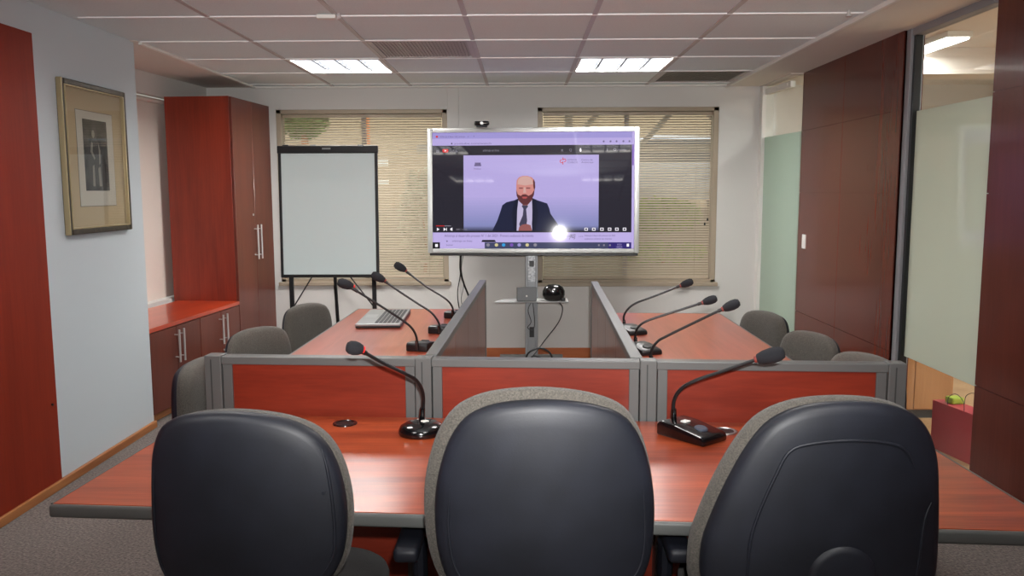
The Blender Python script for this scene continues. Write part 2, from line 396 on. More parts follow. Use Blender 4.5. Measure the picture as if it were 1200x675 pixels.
# --- next room seen through the glass
sbox('floor_next_room', (2.25, -1.0, -.1), (6.0, 10.0, 0), mat('pale_oak_floor', (176, 138, 98), 0.4, noise=(6, (196, 158, 116))))
sbox('wall_next_room_right', (5.0, -1.0, 0), (5.1, 10.0, 2.8), MT['soffit'])
sbox('wall_next_room_back', (2.25, 9.0, 0), (5.1, 9.1, 2.8), MT['soffit'])
sbox('ceiling_next_room', (2.33, -1.0, 2.62), (6.0, 10.0, 2.72), MT['soffit'])
sbox('wall_next_room_beam', (2.7, 6.7, 2.42), (5.0, 7.0, 2.62), MT['cream'])
sbox('wall_next_room_front', (2.36, -1.1, 0), (5.1, -1.0, 2.8), MT['soffit'])

# ================================================================== LIGHT FITTINGS
LL = ['square louvred ceiling light above the flipchart side of the back window', 'square louvred ceiling light beyond the wall screen, beside the grey air vent',
      'square louvred ceiling light over the desk with the laptop', 'square louvred ceiling light over the microphones on the glass side',
      'square louvred ceiling light behind the viewer on the picture side', 'square louvred ceiling light behind the viewer on the glass side']
for (cx, cy), lb in zip(LIGHTS, LL):
    i, j = cell(cx, cy); x0, x1, y0, y1 = GX[i] + .014, GX[i + 1] - .014, GY[j] + .010, GY[j + 1] - .010
    t = thing('ceiling_light', lb, 'light', (cx, cy, H), group='louvred ceiling lights')
    P = Tr(-cx, -cy, -H)
    f = MB()
    f.box((x0, y0, H - .003), (x0 + .018, y1, H + .05)).box((x1 - .018, y0, H - .003), (x1, y1, H + .05)).box((x0, y0, H - .003), (x1, y0 + .018, H + .05)).box((x0, y1 - .018, H - .003), (x1, y1, H + .05))
    f.build('frame', MT['white'], t, P)
    MB().box((x0, y0, H + .052), (x1, y1, H + .056)).build('diffuser', MT['lamp'] if cy > 5 else MT['lampn'], t, P)
    g = MB()
    for k in range(1, 4):
        xx = x0 + (x1 - x0) * k / 4; g.box((xx - .006, y0 + .018, H + .002), (xx + .006, y1 - .018, H + .03))
    for k in range(1, 5):
        yy = y0 + (y1 - y0) * k / 5; g.box((x0 + .018, yy - .002, H + .006), (x1 - .018, yy + .002, H + .026))
    g.build('louvre', MT['louvre'], t, P)
for (cx, cy), lb in zip(VENTS, ['square grey air vent panel in the ceiling grid beside the lit fitting', 'square dark grey air vent panel at the back corner of the ceiling grid']):
    i, j = cell(cx, cy); x0, x1, y0, y1 = GX[i] + .014, GX[i + 1] - .014, GY[j] + .010, GY[j + 1] - .010
    t = thing('ceiling_vent', lb, 'vent', (cx, cy, H)); P = Tr(-cx, -cy, -H)
    MB().box((x0, y0, H + .001), (x0 + .03, y1, H + .02)).box((x1 - .03, y0, H + .001), (x1, y1, H + .02)).box((x0, y0, H + .001), (x1, y0 + .03, H + .02)).box((x0, y1 - .03, H + .001), (x1, y1, H + .02)).build('frame', MT['tbar'], t, P)
    g = MB(); g.box((x0, y0, H + .010), (x1, y1, H + .014)); k = x0 + .045
    while k < x1 - .03: g.box((k - .004, y0 + .03, H + .004), (k + .004, y1 - .03, H + .024)); k += .022
    g.build('grille', mat('vent_grey', (176, 170, 166) if cx < 0 else (120, 115, 110), .6), t, P)
t = thing('smoke_sensor', 'small white box sensor clipped to the ceiling grid near the picture', 'sensor', (-1.02, 4.476, H - .022))
MB().box((-.05, -.025, 0), (.05, .025, .022), .005).build('body', MT['white'], t); MB().cyl((.055, 0, .012), (.072, 0, .018), .016, .02).build('cap', MT['tbar'], t, smooth=True)
t = thing('sprinkler_head', 'tiny silver sprinkler head in the ceiling near the timber wall', 'sprinkler', (1.69, 4.45, H - .03))
MB().cyl((0, 0, .0), (0, 0, .006), .016).build('deflector', MT['steel'], t, smooth=True); MB().cyl((0, 0, .005), (0, 0, .03), .008).build('stem', MT['steel'], t, smooth=True)
t = thing('ceiling_light', 'long fluorescent lamp on the ceiling of the room behind the glass', 'light', (3.06, 6.62, 2.60))
MB().box((-.09, -.62, -.02), (.09, .62, .02), .004).build('housing', MT['white'], t); MB().box((-.075, -.60, -.034), (.075, .60, -.0205), .004).build('tube', MT['lamp2'], t)
fl2 = bpy.data.lights.new('next_room_area_light', 'AREA'); fl2.shape = 'RECTANGLE'; fl2.size = .15; fl2.size_y = 1.2; fl2.energy = 22
o = bpy.data.objects.new('lamp_light', fl2); S.collection.objects.link(o); o.parent = t; o.location = (0, 0, -.05)

t = thing('ceiling_light', 'added unseen fill lamp in the room behind the glass, brightening the frosting', 'light', (4.2, 3.6, 2.60))  # out-of-view fitting, added only to brighten the frosted pane from behind
MB().box((-.09, -.62, -.02), (.09, .62, .02), .004).build('housing', MT['white'], t); MB().box((-.075, -.60, -.034), (.075, .60, -.0205), .004).build('tube', MT['lamp2'], t)
frost_fill = bpy.data.lights.new('next_room_area_light', 'AREA'); frost_fill.shape = 'RECTANGLE'; frost_fill.size = .15; frost_fill.size_y = 1.2; frost_fill.energy = 90  # fill light of the added fitting
o = bpy.data.objects.new('lamp_light', frost_fill); S.collection.objects.link(o); o.parent = t; o.location = (0, 0, -.05)

# ================================================================== VENETIAN BLINDS
def blind(name, x0, x1, z0, z1, label, wand_x, cord_x):
    t = thing(name, label, 'window blind', ((x0 + x1) / 2, YB + .045, z0), group='cream venetian blinds')
    P = Tr(-(x0 + x1) / 2, -(YB + .045), -z0)
    MB().box((x0, YB + .028, z1 - .03), (x1, YB + .062, z1), .003).build('headrail', MT['frame'], t, P)
    s = MB(); z = z1 - .045; a = math.radians(34); wv = .0255
    while z > z0 + .02:
        for k in range(2):
            u0 = -wv / 2 + wv * k / 2; u1 = u0 + wv / 2
            def pt(u, x): return (x, YB + .045 + u * math.cos(a), z + u * math.sin(a) + .0028 * (1 - (2 * u / wv) ** 2))
            s.face([pt(u0, x0 + .004), pt(u0, x1 - .004), pt(u1, x1 - .004), pt(u1, x0 + .004)])
        z -= .0222
    bmesh.ops.remove_doubles(s.bm, verts=s.bm.verts, dist=.0001)
    s.build('slats', MT['slat'], t, P, smooth=True)
    MB().box((x0 + .004, YB + .034, z0), (x1 - .004, YB + .056, z0 + .014), .003).build('bottom_rail', MT['slat'], t, P)
    for k in range(3):
        xx = x0 + (x1 - x0) * (.09 + .41 * k)
        MB().box((xx - .001, YB + .030, z0 + .01), (xx + .001, YB + .032, z1 - .03)).build('ladder_cord', MT['frame'], t, P)
    for dx, zt in ((0, 1.22), (.025, 1.26)):
        c = MB().tube([(cord_x + dx, YB + .024, z1 - .03), (cord_x + dx, YB + .024, zt)], .0012, 6, smooth=False)
        c.build('pull_cord', MT['frame'], t, P)
        MB().lathe([(0, -.012), (.008, -.01), (.006, .012), (0, .014)], (cord_x + dx, YB + .024, zt), 10).build('cord_tassel', MT['black'], t, P, smooth=True)
    return t
blind('venetian_blind', W1[0] + .05, W1[1] - .05, W1[2] + .04, W1[3] - .04, 'cream venetian blind in the window behind the flipchart easel', 0, W1[1] - .12)
blind('venetian_blind', W2[0] + .05, W2[1] - .05, W2[2] + .035, W2[3] - .04, 'cream venetian blind in the window behind the big wall screen', 0, W2[1] - .10)
# roller blind in the alcove
t = thing('roller_blind', 'plain cream roller blind drawn down between the pier and tall cabinet', 'window blind', (0, 0, 0))
MB().box((-.06, -2.18, .665), (-.056, -.52, 2.26), T=aT).build('fabric', MT['cream'], t)
MB().cyl(aT @ Vector((-.04, -2.18, 2.24)), aT @ Vector((-.04, -.52, 2.24)), .02).build('roller', MT['cream'], t, smooth=True)
MB().tube([aT @ Vector((-.03, -1.5, 2.23)), aT @ Vector((-.03, -1.5, 1.45))], .003, 6, smooth=False).ball(aT @ Vector((-.03, -1.5, 1.44)), (.008, .008, .015)).build('bead_chain', MT['frame'], t)

# ================================================================== CABINETS (run turned to follow the alcove)
ca = math.radians(-4.73); CT = Tr(-2.41, 5.28, 0) @ RotZ(ca)       # local +y runs along the doors, x = 0 is the door face
def bar_handle(parent, y, z0, z1, px=0.0):
    MB().cyl((.034, y, z0), (.034, y, z1), .007, n=12).cyl((0.0, y, z0 + .035), (.034, y, z0 + .035), .004, n=10).cyl((0, y, z1 - .035), (.034, y, z1 - .035), .004, n=10).build('handle', MT['steel'], parent, smooth=True)
lc = thing('low_cabinet', 'low red-topped cupboard run with bar handles between pier and tall cabinet', 'cabinet', (-2.41, 5.28, 0), ca)
yt = 1.385                                                            # where the tall unit starts
MB().box((-.50, -.02, .06), (-.022, yt - .004, .612), .002).build('body', MT['cherryz'], lc)
MB().box((-.48, -.02, .0), (-.05, yt - .004, .06)).build('plinth', MT['base'], lc)
MB().box((-.52, -.02, .612), (.004, yt - .004, .642), .003).build('worktop', mat_top := wood('cherry_laminate_top', (160, 48, 20), (190, 66, 30), 'Y', .28, .5, .7), lc)
for k, (a0, a1, hy) in enumerate(((0.0, .345, .295), (.35, .692, .40), (.70, 1.04, .985), (1.045, 1.378, 1.09))):
    d = MB().box((-.021, a0, .07), (0, a1, .606), .002).build('door', MT['cabdoor'], lc)
    hh = {0: .305, 1: .375, 2: 1.005, 3: 1.075}[k]
    bar_handle(d, {0: .318, 1: .385, 2: 1.005, 3: 1.08}[k], .36, .585)
    if k == 3: MB().cyl((0, 1.03 + .04, .30), (.006, 1.03 + .04, .30), .008).build('lock', MT['steel'], d, smooth=True)
tc = thing('tall_cabinet', 'tall dark red two-door cupboard standing in the corner beside the flipchart', 'cabinet', tuple(CT @ Vector((0, yt, 0))), ca)
dl = 2.168 - yt
MB().box((-.552, 0, .06), (-.022, dl, 2.275), .002).build('body', MT['cherryz'], tc)
MB().box((-.55, .01, .0), (-.05, dl - .01, .06)).build('plinth', MT['base'], tc)
dd = MB().box((-.021, .003, .07), (0, dl / 2 - .002, 2.27), .002).build('door', MT['cabdoor'], tc); bar_handle(dd, dl / 2 - .035, .955, 1.245)
MB().cyl((0, dl / 2 - .045, 1.33), (.006, dl / 2 - .045, 1.33), .009).build('lock', MT['steel'], dd, smooth=True)
dd = MB().box((-.021, dl / 2 + .002, .07), (0, dl - .003, 2.27), .002).build('door', MT['cabdoor'], tc); bar_handle(dd, dl / 2 + .04, .955, 1.245)

# ================================================================== PICTURE
pt = thing('framed_picture', 'dark etching of a draped figure in a gilt frame on the pier', 'picture', (-2.40, 4.69, 1.705))
W2_, H2_ = .352, .408           # half sizes
f = MB(); t_ = .030
for (a, c) in (((-W2_, -H2_), (-W2_ + t_, H2_)), ((W2_ - t_, -H2_), (W2_, H2_)), ((-W2_ + t_, -H2_), (W2_ - t_, -H2_ + t_)), ((-W2_ + t_, H2_ - t_), (W2_ - t_, H2_))):
    f.box((.0, a[0], a[1]), (.030, c[0], c[1]), .006)
f.build('frame', MT['gold'], pt)
f = MB(); q = .008
for (a, c) in (((-W2_ - .001, -H2_ - .001), (-W2_ + q, H2_)), ((W2_ - t_ - q, -H2_ + t_), (W2_ - t_, H2_ - t_)), ((-W2_ + t_, -H2_ + t_ - .001), (W2_ - t_, -H2_ + t_ + q)), ((-W2_ + t_, H2_ - t_ - q), (W2_ - t_, H2_ - t_)), ((-W2_ + t_, -H2_ + t_), (-W2_ + t_ + q, H2_ - t_))):
    f.box((.004, a[0], a[1]), (.033, c[0], c[1]), .002)
f.build('gilt_edge', MT['goldl'], pt)
MB().box((.004, -W2_ + .03, -H2_ + .03), (.012, W2_ - .03, H2_ - .03)).build('mount', MT['matb'], pt)
MB().box((.011, -.20, -.262), (.0135, .20, .262)).build('mount_line', mat('mount_line_grey', (120, 118, 104), .8), pt)
MB().box((.012, -.196, -.258), (.0145, .196, .258)).build('paper', MT['paper'], pt)
pr = MB().box((.013, -.135, -.175), (.0156, .125, .215)).build('print', MT['etch'], pt)
fg = MB()                                                             # a plain draped figure, generic
pale = mat('etched_highlight', (140, 138, 128), .8); mid = mat('etched_midtone', (66, 65, 62), .8)
def flat(poly, x, m): fg.face([(x, p[0], p[1]) for p in poly], m)
flat([(-.09, -.14), (-.10, -.02), (-.075, .06), (-.05, .105), (-.01, .12), (.02, .10), (.06, .05), (.08, -.03), (.075, -.14)], .0160, mid)
flat([(-.02 + .030 * math.cos(k * PI / 8), .142 + .038 * math.sin(k * PI / 8)) for k in range(16)], .0164, mid)
flat([(-.03 + .016 * math.cos(k * PI / 6), .138 + .022 * math.sin(k * PI / 6)) for k in range(12)], .0167, pale)
flat([(-.07, .04), (-.055, .095), (-.04, .09), (-.045, .04), (-.02, .005), (-.03, -.005)], .0167, pale)
flat([(.02, .09), (.04, .05), (.035, -.02), (.02, -.03), (.022, .04)], .0167, pale)
flat([(-.06, -.15), (-.055, -.04), (-.035, -.03), (-.035, -.15)], .0167, pale)
flat([(.01, -.15), (.005, -.05), (.03, -.04), (.04, -.15)], .0167, pale)
fg.build('etched_figure', mid, pr)
MB().box((.021, -W2_ + .036, -H2_ + .036), (.0225, W2_ - .036, H2_ - .036)).build('glass', MT['picglass'], pt)

# ================================================================== DESKS
DT, DU = .75, .722
def leg_panel(par, x, y0, y1, z1=DU, th=.03): return MB().box((x - th / 2, y0, 0), (x + th / 2, y1, z1), .002).build('leg_panel', MT['grey'], par)
nd = thing('front_desk', 'long cherry-red desk across the room with grey edge and two microphones', 'desk', (0.02, 2.35, 0)); P = Tr(-.02, -2.35, 0)
FL, FR, BR, BL = (-1.172, 1.985), (1.235, 1.818), (1.222, 2.682), (-1.125, 2.818)
MB().prism([FL, FR, BR, BL], DU, DT, bev=.001).build('tabletop', MT['cherry'], nd, P)
e = MB(); dx, dy = FR[0] - FL[0], FR[1] - FL[1]; ln = math.hypot(dx, dy); ux, uy = dx / ln, dy / ln
ET = Tr(FL[0], FL[1], 0) @ RotZ(math.atan2(dy, dx))
e.box((-.004, -.016, DU - .004), (ln + .004, .0005, DT + .0005), .007, T=ET, seg=3); e.build('edge_band', MT['edge'], nd, P, smooth=True)
MB().prism([BL, (BL[0] - .006, BL[1]), (FL[0] - .006, FL[1]), FL], DU - .003, DT + .0004).build('side_edge_band', MT['edge'], nd, P)
e = MB().prism([FR, (FR[0] + .006, FR[1]), (BR[0] + .006, BR[1]), BR], DU - .003, DT + .0004)
e.build('side_edge_band', MT['edge'], nd, P)
MB().prism([(-1.04, 2.56), (1.10, 2.43), (1.10, 2.45), (-1.04, 2.58)], .20, .70).build('modesty_panel', MT['cherryp'], nd, P)
MB().prism([(-.62, 2.08), (.90, 1.97), (.90, 2.03), (-.62, 2.14)], .672, DU).build('front_rail', MT['black'], nd, P)
for x, y in ((-.98, 2.28), (1.05, 2.16), (-.34, 2.25), (.42, 2.2)):
    MB().box((x - .02, y, 0), (x + .02, y + .42 if abs(x) > .9 else y + .34, .02), .004).box((x - .018, y + .22, .02), (x + .018, y + .30, .672)).box((x - .02, y - .02, .672), (x + .02, y + .40, DU)).build('leg', MT['grey'], nd, P)
def grommet(par, x, y, P, sil):
    g = MB().lathe([(.030, -.004), (.030, .002), (.034, .004), (.040, .003), (.041, 0)], (x, y, DT), 28).build('cable_grommet', MT['alu'] if sil else MT['blackg'], par, P, smooth=True)
    MB().lathe([(0, .001), (.029, .0015), (.030, -.004)], (x, y, DT), 24).box((x - .006, y - .018, DT + .001), (x + .012, y + .004, DT + .003)).build('grommet_cap', MT['black'], g, P, smooth=True)
grommet(nd, -.593, 2.70, P, False); grommet(nd, .650, 2.61, P, True)

sd = thing('side_desk', 'cherry-red side desk carrying the laptop on the cupboard side', 'desk', (-.72, 4.1, 0), group='side desks'); P = Tr(.72, -4.1, 0)
MB().prism([(-1.118, 2.89), (-.345, 2.86), (-.285, 5.40), (-1.078, 5.43)], DU, DT, bev=.001).build('tabletop', MT['cherryy'], sd, P)
MB().prism([(-1.126, 2.89), (-1.118, 2.89), (-1.078, 5.43), (-1.086, 5.44)], DU - .003, DT + .0005).prism([(-1.086, 5.43), (-.285, 5.40), (-.285, 5.408), (-1.086, 5.438)], DU - .003, DT + .0005).build('edge_band', MT['edge'], sd, P)
for y in (3.1, 5.2): MB().box((-.95, y, 0), (-.40, y + .04, .03), .004).box((-.70, y, .03), (-.64, y + .035, .68)).box((-.98, y, .68), (-.40, y + .04, DU)).build('leg', MT['grey'], sd, P)
MB().prism([(-.46, 3.14), (-.44, 3.14), (-.40, 5.2), (-.42, 5.2)], .3, .70).build('modesty_panel', MT['cherryz'], sd, P)
sd = thing('side_desk', 'cherry-red side desk with three microphones on the glass side', 'desk', (.84, 4.0, 0), group='side desks'); P = Tr(-.84, -4.0, 0)
MB().prism([(.425, 2.80), (1.215, 2.76), (1.240, 5.19), (.485, 5.235)], DU, DT, bev=.001).build('tabletop', MT['cherryy'], sd, P)
MB().prism([(1.215, 2.76), (1.223, 2.76), (1.248, 5.195), (1.240, 5.195)], DU - .003, DT + .0005).prism([(.485, 5.235), (1.248, 5.19), (1.248, 5.198), (.485, 5.243)], DU - .003, DT + .0005).build('edge_band', MT['edge'], sd, P)
for y in (3.0, 5.0): MB().box((.52, y, 0), (1.08, y + .04, .03), .004).box((.77, y, .03), (.83, y + .035, .68)).box((.52, y, .68), (1.10, y + .04, DU)).build('leg', MT['grey'], sd, P)
MB().prism([(.57, 3.05), (.59, 3.05), (.63, 5.0), (.61, 5.0)], .3, .70).build('modesty_panel', MT['cherryz'], sd, P)

# ---- partition screens
PTOP = .95
fp = thing('desk_screen', 'low grey-framed screen with three red panels along the front desk', 'desk partition', (.06, 2.78, 0))
A, B_ = Vector((-1.112, 2.845, 0)), Vector((1.262, 2.693, 0)); dv = B_ - A; LN = dv.length; pa = math.atan2(dv.y, dv.x)
FT = Tr(-.06, -2.78, 0) @ Tr(*A) @ RotZ(pa)                            # local x along the screen, y = thickness
def xs(xw): return (xw - A.x) / math.cos(pa)
posts = [(0, .060), (xs(-.368), xs(-.312)), (xs(.396), xs(.452)), (LN - .058, LN)]
stiles = [[.060, xs(-.405)], [xs(-.268), xs(.352)], [xs(.495), LN - .058]]
for a, c in posts:
    MB().box((a, -.003, 0), (c, .055, PTOP + .003), .003, T=FT).build('post', MT['grey'], fp)
    MB().box((a + .022, -.0045, .03), (a + .026, -.002, PTOP - .01), T=FT).build('post_groove', MT['greyd'], fp)
bays = [(posts[0][1], posts[1][0]), (posts[1][1], posts[2][0]), (posts[2][1], posts[3][0])]
for a, c in bays:
    MB().box((a, .0, PTOP - .028), (c, .052, PTOP), .003, T=FT).build('top_rail', MT['grey'], fp)
    MB().box((a, .005, .05), (c, .047, .09), .002, T=FT).build('bottom_rail', MT['grey'], fp)
    for s0, s1 in ((a + .003, a + .036), (c - .036, c - .003)):
        MB().box((s0, .004, .09), (s1, .048, PTOP - .028), .002, T=FT).build('stile', MT['grey'], fp)
    pn = MB().box((a + .034, .012, .09), (c - .034, .040, PTOP - .026), T=FT).build('panel', MT['cherryp'], fp)
def side_screen(x0, y0, x1, y1, lab, face):
    t = thing('desk_screen', lab, 'desk partition', (x0, y0, 0), group='side screens')
    v = Vector((x1 - x0, y1 - y0, 0)); L = v.length; T = RotZ(math.atan2(v.y, v.x) - PI / 2)
    h = .0215
    MB().box((-h, 0, PTOP - .030), (h, L, PTOP), .003, T=T).build('top_rail', MT['grey'], t)
    for y in (0.0, L - .045): MB().box((-h, y, 0), (h, y + .045, PTOP - .030), .003, T=T).build('post', MT['grey'], t)
    n = 4; st = (L - .09) / n
    for k in range(n):
        a = .045 + st * k
        MB().box((-.017, a + .003, .05), (.017, a + st - .003, PTOP - .030), .001, T=T).build('panel', MT['brownp'], t)
    MB().box((-.012, .045, .06), (.012, L - .045, PTOP - .03), T=T).build('core', MT['greyd'], t)
side_screen(-.321, 2.872, -.254, 5.345, 'grey-topped brown screen between the laptop desk and the open middle', 1)
side_screen(.393, 2.822, .458, 5.25, 'grey-topped brown screen between the middle and the glass-side desk', -1)

# ================================================================== CHAIRS
def outline(pts, n=96):
    """closed smooth outline as polar radius about its centre"""
    cx = sum(p[0] for p in pts) / len(pts); cz = sum(p[1] for p in pts) / len(pts)
    Q = []; N = len(pts)
    for k in range(N):
        p0, p1, p2, p3 = pts[k - 1], pts[k], pts[(k + 1) % N], pts[(k + 2) % N]
        for j in range(8):
            t = j / 8
            Q.append(tuple(0.5 * ((2 * p1[i]) + (-p0[i] + p2[i]) * t + (2 * p0[i] - 5 * p1[i] + 4 * p2[i] - p3[i]) * t * t + (-p0[i] + 3 * p1[i] - 3 * p2[i] + p3[i]) * t ** 3) for i in (0, 1)))
    A = sorted((math.atan2(q[1] - cz, q[0] - cx), math.hypot(q[0] - cx, q[1] - cz)) for q in Q)
    def R(th):
        th = (th + PI) % (2 * PI) - PI
        for k in range(len(A)):
            a0, r0 = A[k - 1]; a1, r1 = A[k]
            if k == 0: a0 -= 2 * PI
            if a0 <= th <= a1: return r0 + (r1 - r0) * ((th - a0) / max(a1 - a0, 1e-9))
        a0, r0 = A[-1]; a1, r1 = A[0]; a1 += 2 * PI
        return r0 + (r1 - r0) * ((th - a0) / max(a1 - a0, 1e-9))
    return cx, cz, [R(2 * PI * k / n) for k in range(n)], R
def dish(o, prof, bend, grow=0.0, shift=(0, 0), n=96):
    """prof: list of (fraction of outline, y)"""
    cx, cz, RR, R = o; b = MB(); bm = b.bm; rings = []
    for fr, y in prof:
        if fr < 1e-6: v = bm.verts.new((cx + shift[0], y, cz + shift[1])); rings.append([v] * n); continue
        ring = []
        for k in range(n):
            th = 2 * PI * k / n; r = (RR[k] + grow) * fr; x = r * math.cos(th); z = r * math.sin(th)
            ring.append(bm.verts.new((cx + x + shift[0], y + bend * x * x, cz + z + shift[1])))
        rings.append(ring)
    for A, B2 in zip(rings, rings[1:]):
        for k in range(n):
            q = list(dict.fromkeys([A[k], A[(k + 1) % n], B2[(k + 1) % n], B2[k]]))
            if len(q) > 2: bm.faces.new(q)
    bmesh.ops.recalc_face_normals(bm, faces=bm.faces); return b
def chair(label, pts, loc, rz, group, seat_z=.50, seatw=.24, extras=None, arms=False, shell_d=.05, cush=.012, shiftx=0.0, tilt=0.0, back_y=-.21, shz=0.0, name='office_chair'):
    """faces local +y; back at back_y"""
    t = thing(name, label, 'chair', loc, rz, group); o = outline(pts); cx, cz = o[0], o[1]; BY = back_y
    T = Tr(0, BY, 0); TT = T @ Tr(cx, 0, cz) @ Matrix.Rotation(tilt, 4, 'X') @ Tr(-cx, 0, -cz)
    bend = .55
    # rear shell
    prof = [(.985, .020), (1.0, .012), (1.0, .0), (.985, -.009), (.955, -.015), (.90, -.0185), (.75, -.021), (.5, -.023), (.25, -.024), (0, -.024)]
    sh = dish(o, prof, bend)
    R = o[3]
    def on(x, z):
        th = math.atan2(z - cz, x - cx); fr = math.hypot(x - cx, z - cz) / R(th)
        y = prof[-1][1]
        for (f0, y0), (f1, y1) in zip(prof[2:], prof[3:]):
            if f1 <= fr <= f0: y = y0 + (y1 - y0) * (f0 - fr) / (f0 - f1); break
        return (x, y + bend * (x - cx) ** 2, z)
    if extras:
        for path, r in extras.get('ridges', []):
            Q = [on(*p) for p in path]; sh.tube(Q, [r * .3] + [r] * (len(Q) - 2) + [r * .3], 10, sub=10, flat=None)
        for (x, z, rr) in extras.get('bosses', []):
            c = on(x, z); sh.lathe([(rr * 1.0, 0), (rr * .96, .006), (rr * .80, .0095), (0, .0105)], (0, 0, 0), 40, T=Tr(c[0], c[1] + .001, c[2]) @ Matrix.Rotation(PI / 2, 4, 'X'))
        for (x, z, rr) in extras.get('screws', []):
            c = on(x, z); sh.lathe([(rr, -.002), (rr, .0012), (0, .0015)], (0, 0, 0), 12, T=Tr(*c) @ Matrix.Rotation(PI / 2, 4, 'X'))
    sh.build('back_shell', MT['shell'], t, TT, smooth=True, angle=50)
    cprof = [(0, .0125), (.5, .0125), (.9, .013), (.985, .013), (1.0, .018), (1.012, .030), (1.0, .045), (.96, .058), (.88, .066), (.7, .072), (.4, .076), (0, .078)]
    dish(o, cprof, bend, grow=cush, shift=(shiftx, abs(cush) * .6 + shz)).build('backrest', MT['fabric'], t, TT, smooth=True, angle=60)
    # seat
    so = outline([(seatw * math.copysign(abs(math.cos(a)) ** .62, math.cos(a)), .225 * math.copysign(abs(math.sin(a)) ** .62, math.sin(a))) for a in [2 * PI * k / 24 for k in range(24)]])
    S_T = Tr(0, BY + .29, seat_z) @ Matrix.Rotation(-PI / 2, 4, 'X')
    # dish lies in x,z with y outwards; turn so that +y becomes up
    S_T = Tr(0, BY + .30, seat_z) @ Matrix.Rotation(PI / 2, 4, 'X')
    dish(so, [(0, -.005), (.9, -.005), (.985, 0), (1.0, .012), (1.0, .026), (.98, .040), (.93, .050), (.8, .056), (.4, .058), (0, .056)], .0).build('seat', MT['fabricd'], t, S_T, smooth=True, angle=60)
    dish(so, [(0, -.032), (.6, -.032), (.92, -.022), (.98, -.006), (.97, .0), (0, .0)], .0).build('seat_shell', MT['black'], t, S_T, smooth=True, angle=60)
    zb = min(p[1] for p in pts) + .05
    MB().tube([(0, BY - .032, zb), (0, BY - .040, seat_z + .05), (0, BY - .01, seat_z - .035), (0, BY + .10, seat_z - .05), (0, BY + .28, seat_z - .048)], [.026, .028, .030, .030, .026], 10, flat=.45).build('back_bar', MT['black'], t, smooth=True)
    MB().box((-.09, BY + .20, seat_z - .07), (.09, BY + .40, seat_z - .03), .01).build('mechanism', MT['black'], t)
    MB().cyl((0, BY + .30, .10), (0, BY + .30, seat_z - .06), .026).cyl((0, BY + .30, .09), (0, BY + .30, .26), .034).build('gas_column', MT['black'], t, smooth=True)
    for k in range(5):
        a = 2 * PI * k / 5 + .3; c, s_ = math.cos(a), math.sin(a)
        MB().tube([(0.02 * c, BY + .30 + .02 * s_, .115), (.15 * c, BY + .30 + .15 * s_, .10), (.27 * c, BY + .30 + .27 * s_, .075)], [.026, .022, .016], 8).build('base_leg', MT['black'], t, smooth=True)
        ax = Vector((-s_, c, 0)); pc = Vector((.27 * c, BY + .30 + .27 * s_, .027))
        MB().cyl(pc - ax * .022, pc - ax * .006, .027, n=18).cyl(pc + ax * .006, pc + ax * .022, .027, n=18).cyl(pc + Vector((0, 0, .01)), pc + Vector((0, 0, .05)), .007, n=8).build('caster', MT['black'], t, smooth=True)
    if arms:
        for s in (-1, 1):
            arm = MB().box((s * .322 - .030, BY + .17, .655), (s * .322 + .030, BY + .42, .690), .012, seg=3).build('armrest', MT['shell'], t, smooth=True)
            MB().tube([(s * .17, BY + .30, seat_z - .045), (s * .27, BY + .30, seat_z - .045), (s * .300, BY + .30, seat_z + .02), (s * .305, BY + .29, .66)], [.022, .024, .030, .034], 10, flat=.6).build('arm_post', MT['shell'], arm, smooth=True)
    return t
def rel(pts, cx): return [(p[0] - cx, p[1]) for p in pts]
L_PTS = [(-0.79, 0.924), (-0.781, 0.989), (-0.759, 1.031), (-0.715, 1.054), (-0.643, 1.064), (-0.572, 1.062), (-0.501, 1.049), (-0.445, 1.023), (-0.41, 0.983), (-0.387, 0.924), (-0.376, 0.85), (-0.38, 0.775), (-0.396, 0.722), (-0.432, 0.68), (-0.533, 0.656), (-0.662, 0.652), (-0.743, 0.671), (-0.776, 0.717), (-0.792, 0.793)]
C_PTS = [(-0.188, 0.85), (-0.179, 0.924), (-0.157, 0.994), (-0.123, 1.045), (-0.078, 1.072), (-0.022, 1.085), (0.058, 1.089), (0.146, 1.078), (0.211, 1.052), (0.247, 1.005), (0.268, 0.943), (0.28, 0.869), (0.279, 0.785), (0.266, 0.716), (0.227, 0.662), (0.14, 0.635), (0.013, 0.631), (-0.096, 0.638), (-0.154, 0.68), (-0.182, 0.756)]
R_PTS = [(0.384, 0.757), (0.404, 0.832), (0.437, 0.916), (0.474, 0.989), (0.516, 1.043), (0.577, 1.074), (0.655, 1.085), (0.742, 1.081), (0.808, 1.06), (0.849, 1.022), (0.873, 0.962), (0.881, 0.888), (0.885, 0.777), (0.878, 0.683), (0.828, 0.618), (0.703, 0.591), (0.558, 0.59), (0.449, 0.609), (0.39, 0.672)]
g = 'office chairs with their backs turned along the front desk'
YC = 1.68 + .21
chair('dark-shelled office chair with plain back, at the front desk below the picture', rel(L_PTS, -.585), (-.585, YC, 0), 0, g, extras={
    'ridges': [([(.165, .985 - .0), (.176, .94), (.184, .88), (.188, .80), (.182, .75), (.155, .705)], .0035),
               ([(-.19, .985), (-.1955, .90), (-.195, .80), (-.185, .73), (-.160, .69)], .003)], 'screws': [(.168, .893, .004)]}, cush=-.001, shiftx=.008, tilt=-.02, shz=-.003)
chair('dark-shelled office chair with armrests and tall back, centred before the screen', rel(C_PTS, .048), (.048, YC, 0), 0, g, arms=True, cush=.012, shiftx=-.012, extras={
    'ridges': [([(-.20, .90), (-.205, .82), (-.195, .74), (-.165, .69), (-.12, .672)], .003), ([(.205, .90), (.21, .80), (.20, .73), (.17, .69)], .003)]}, tilt=-.02)
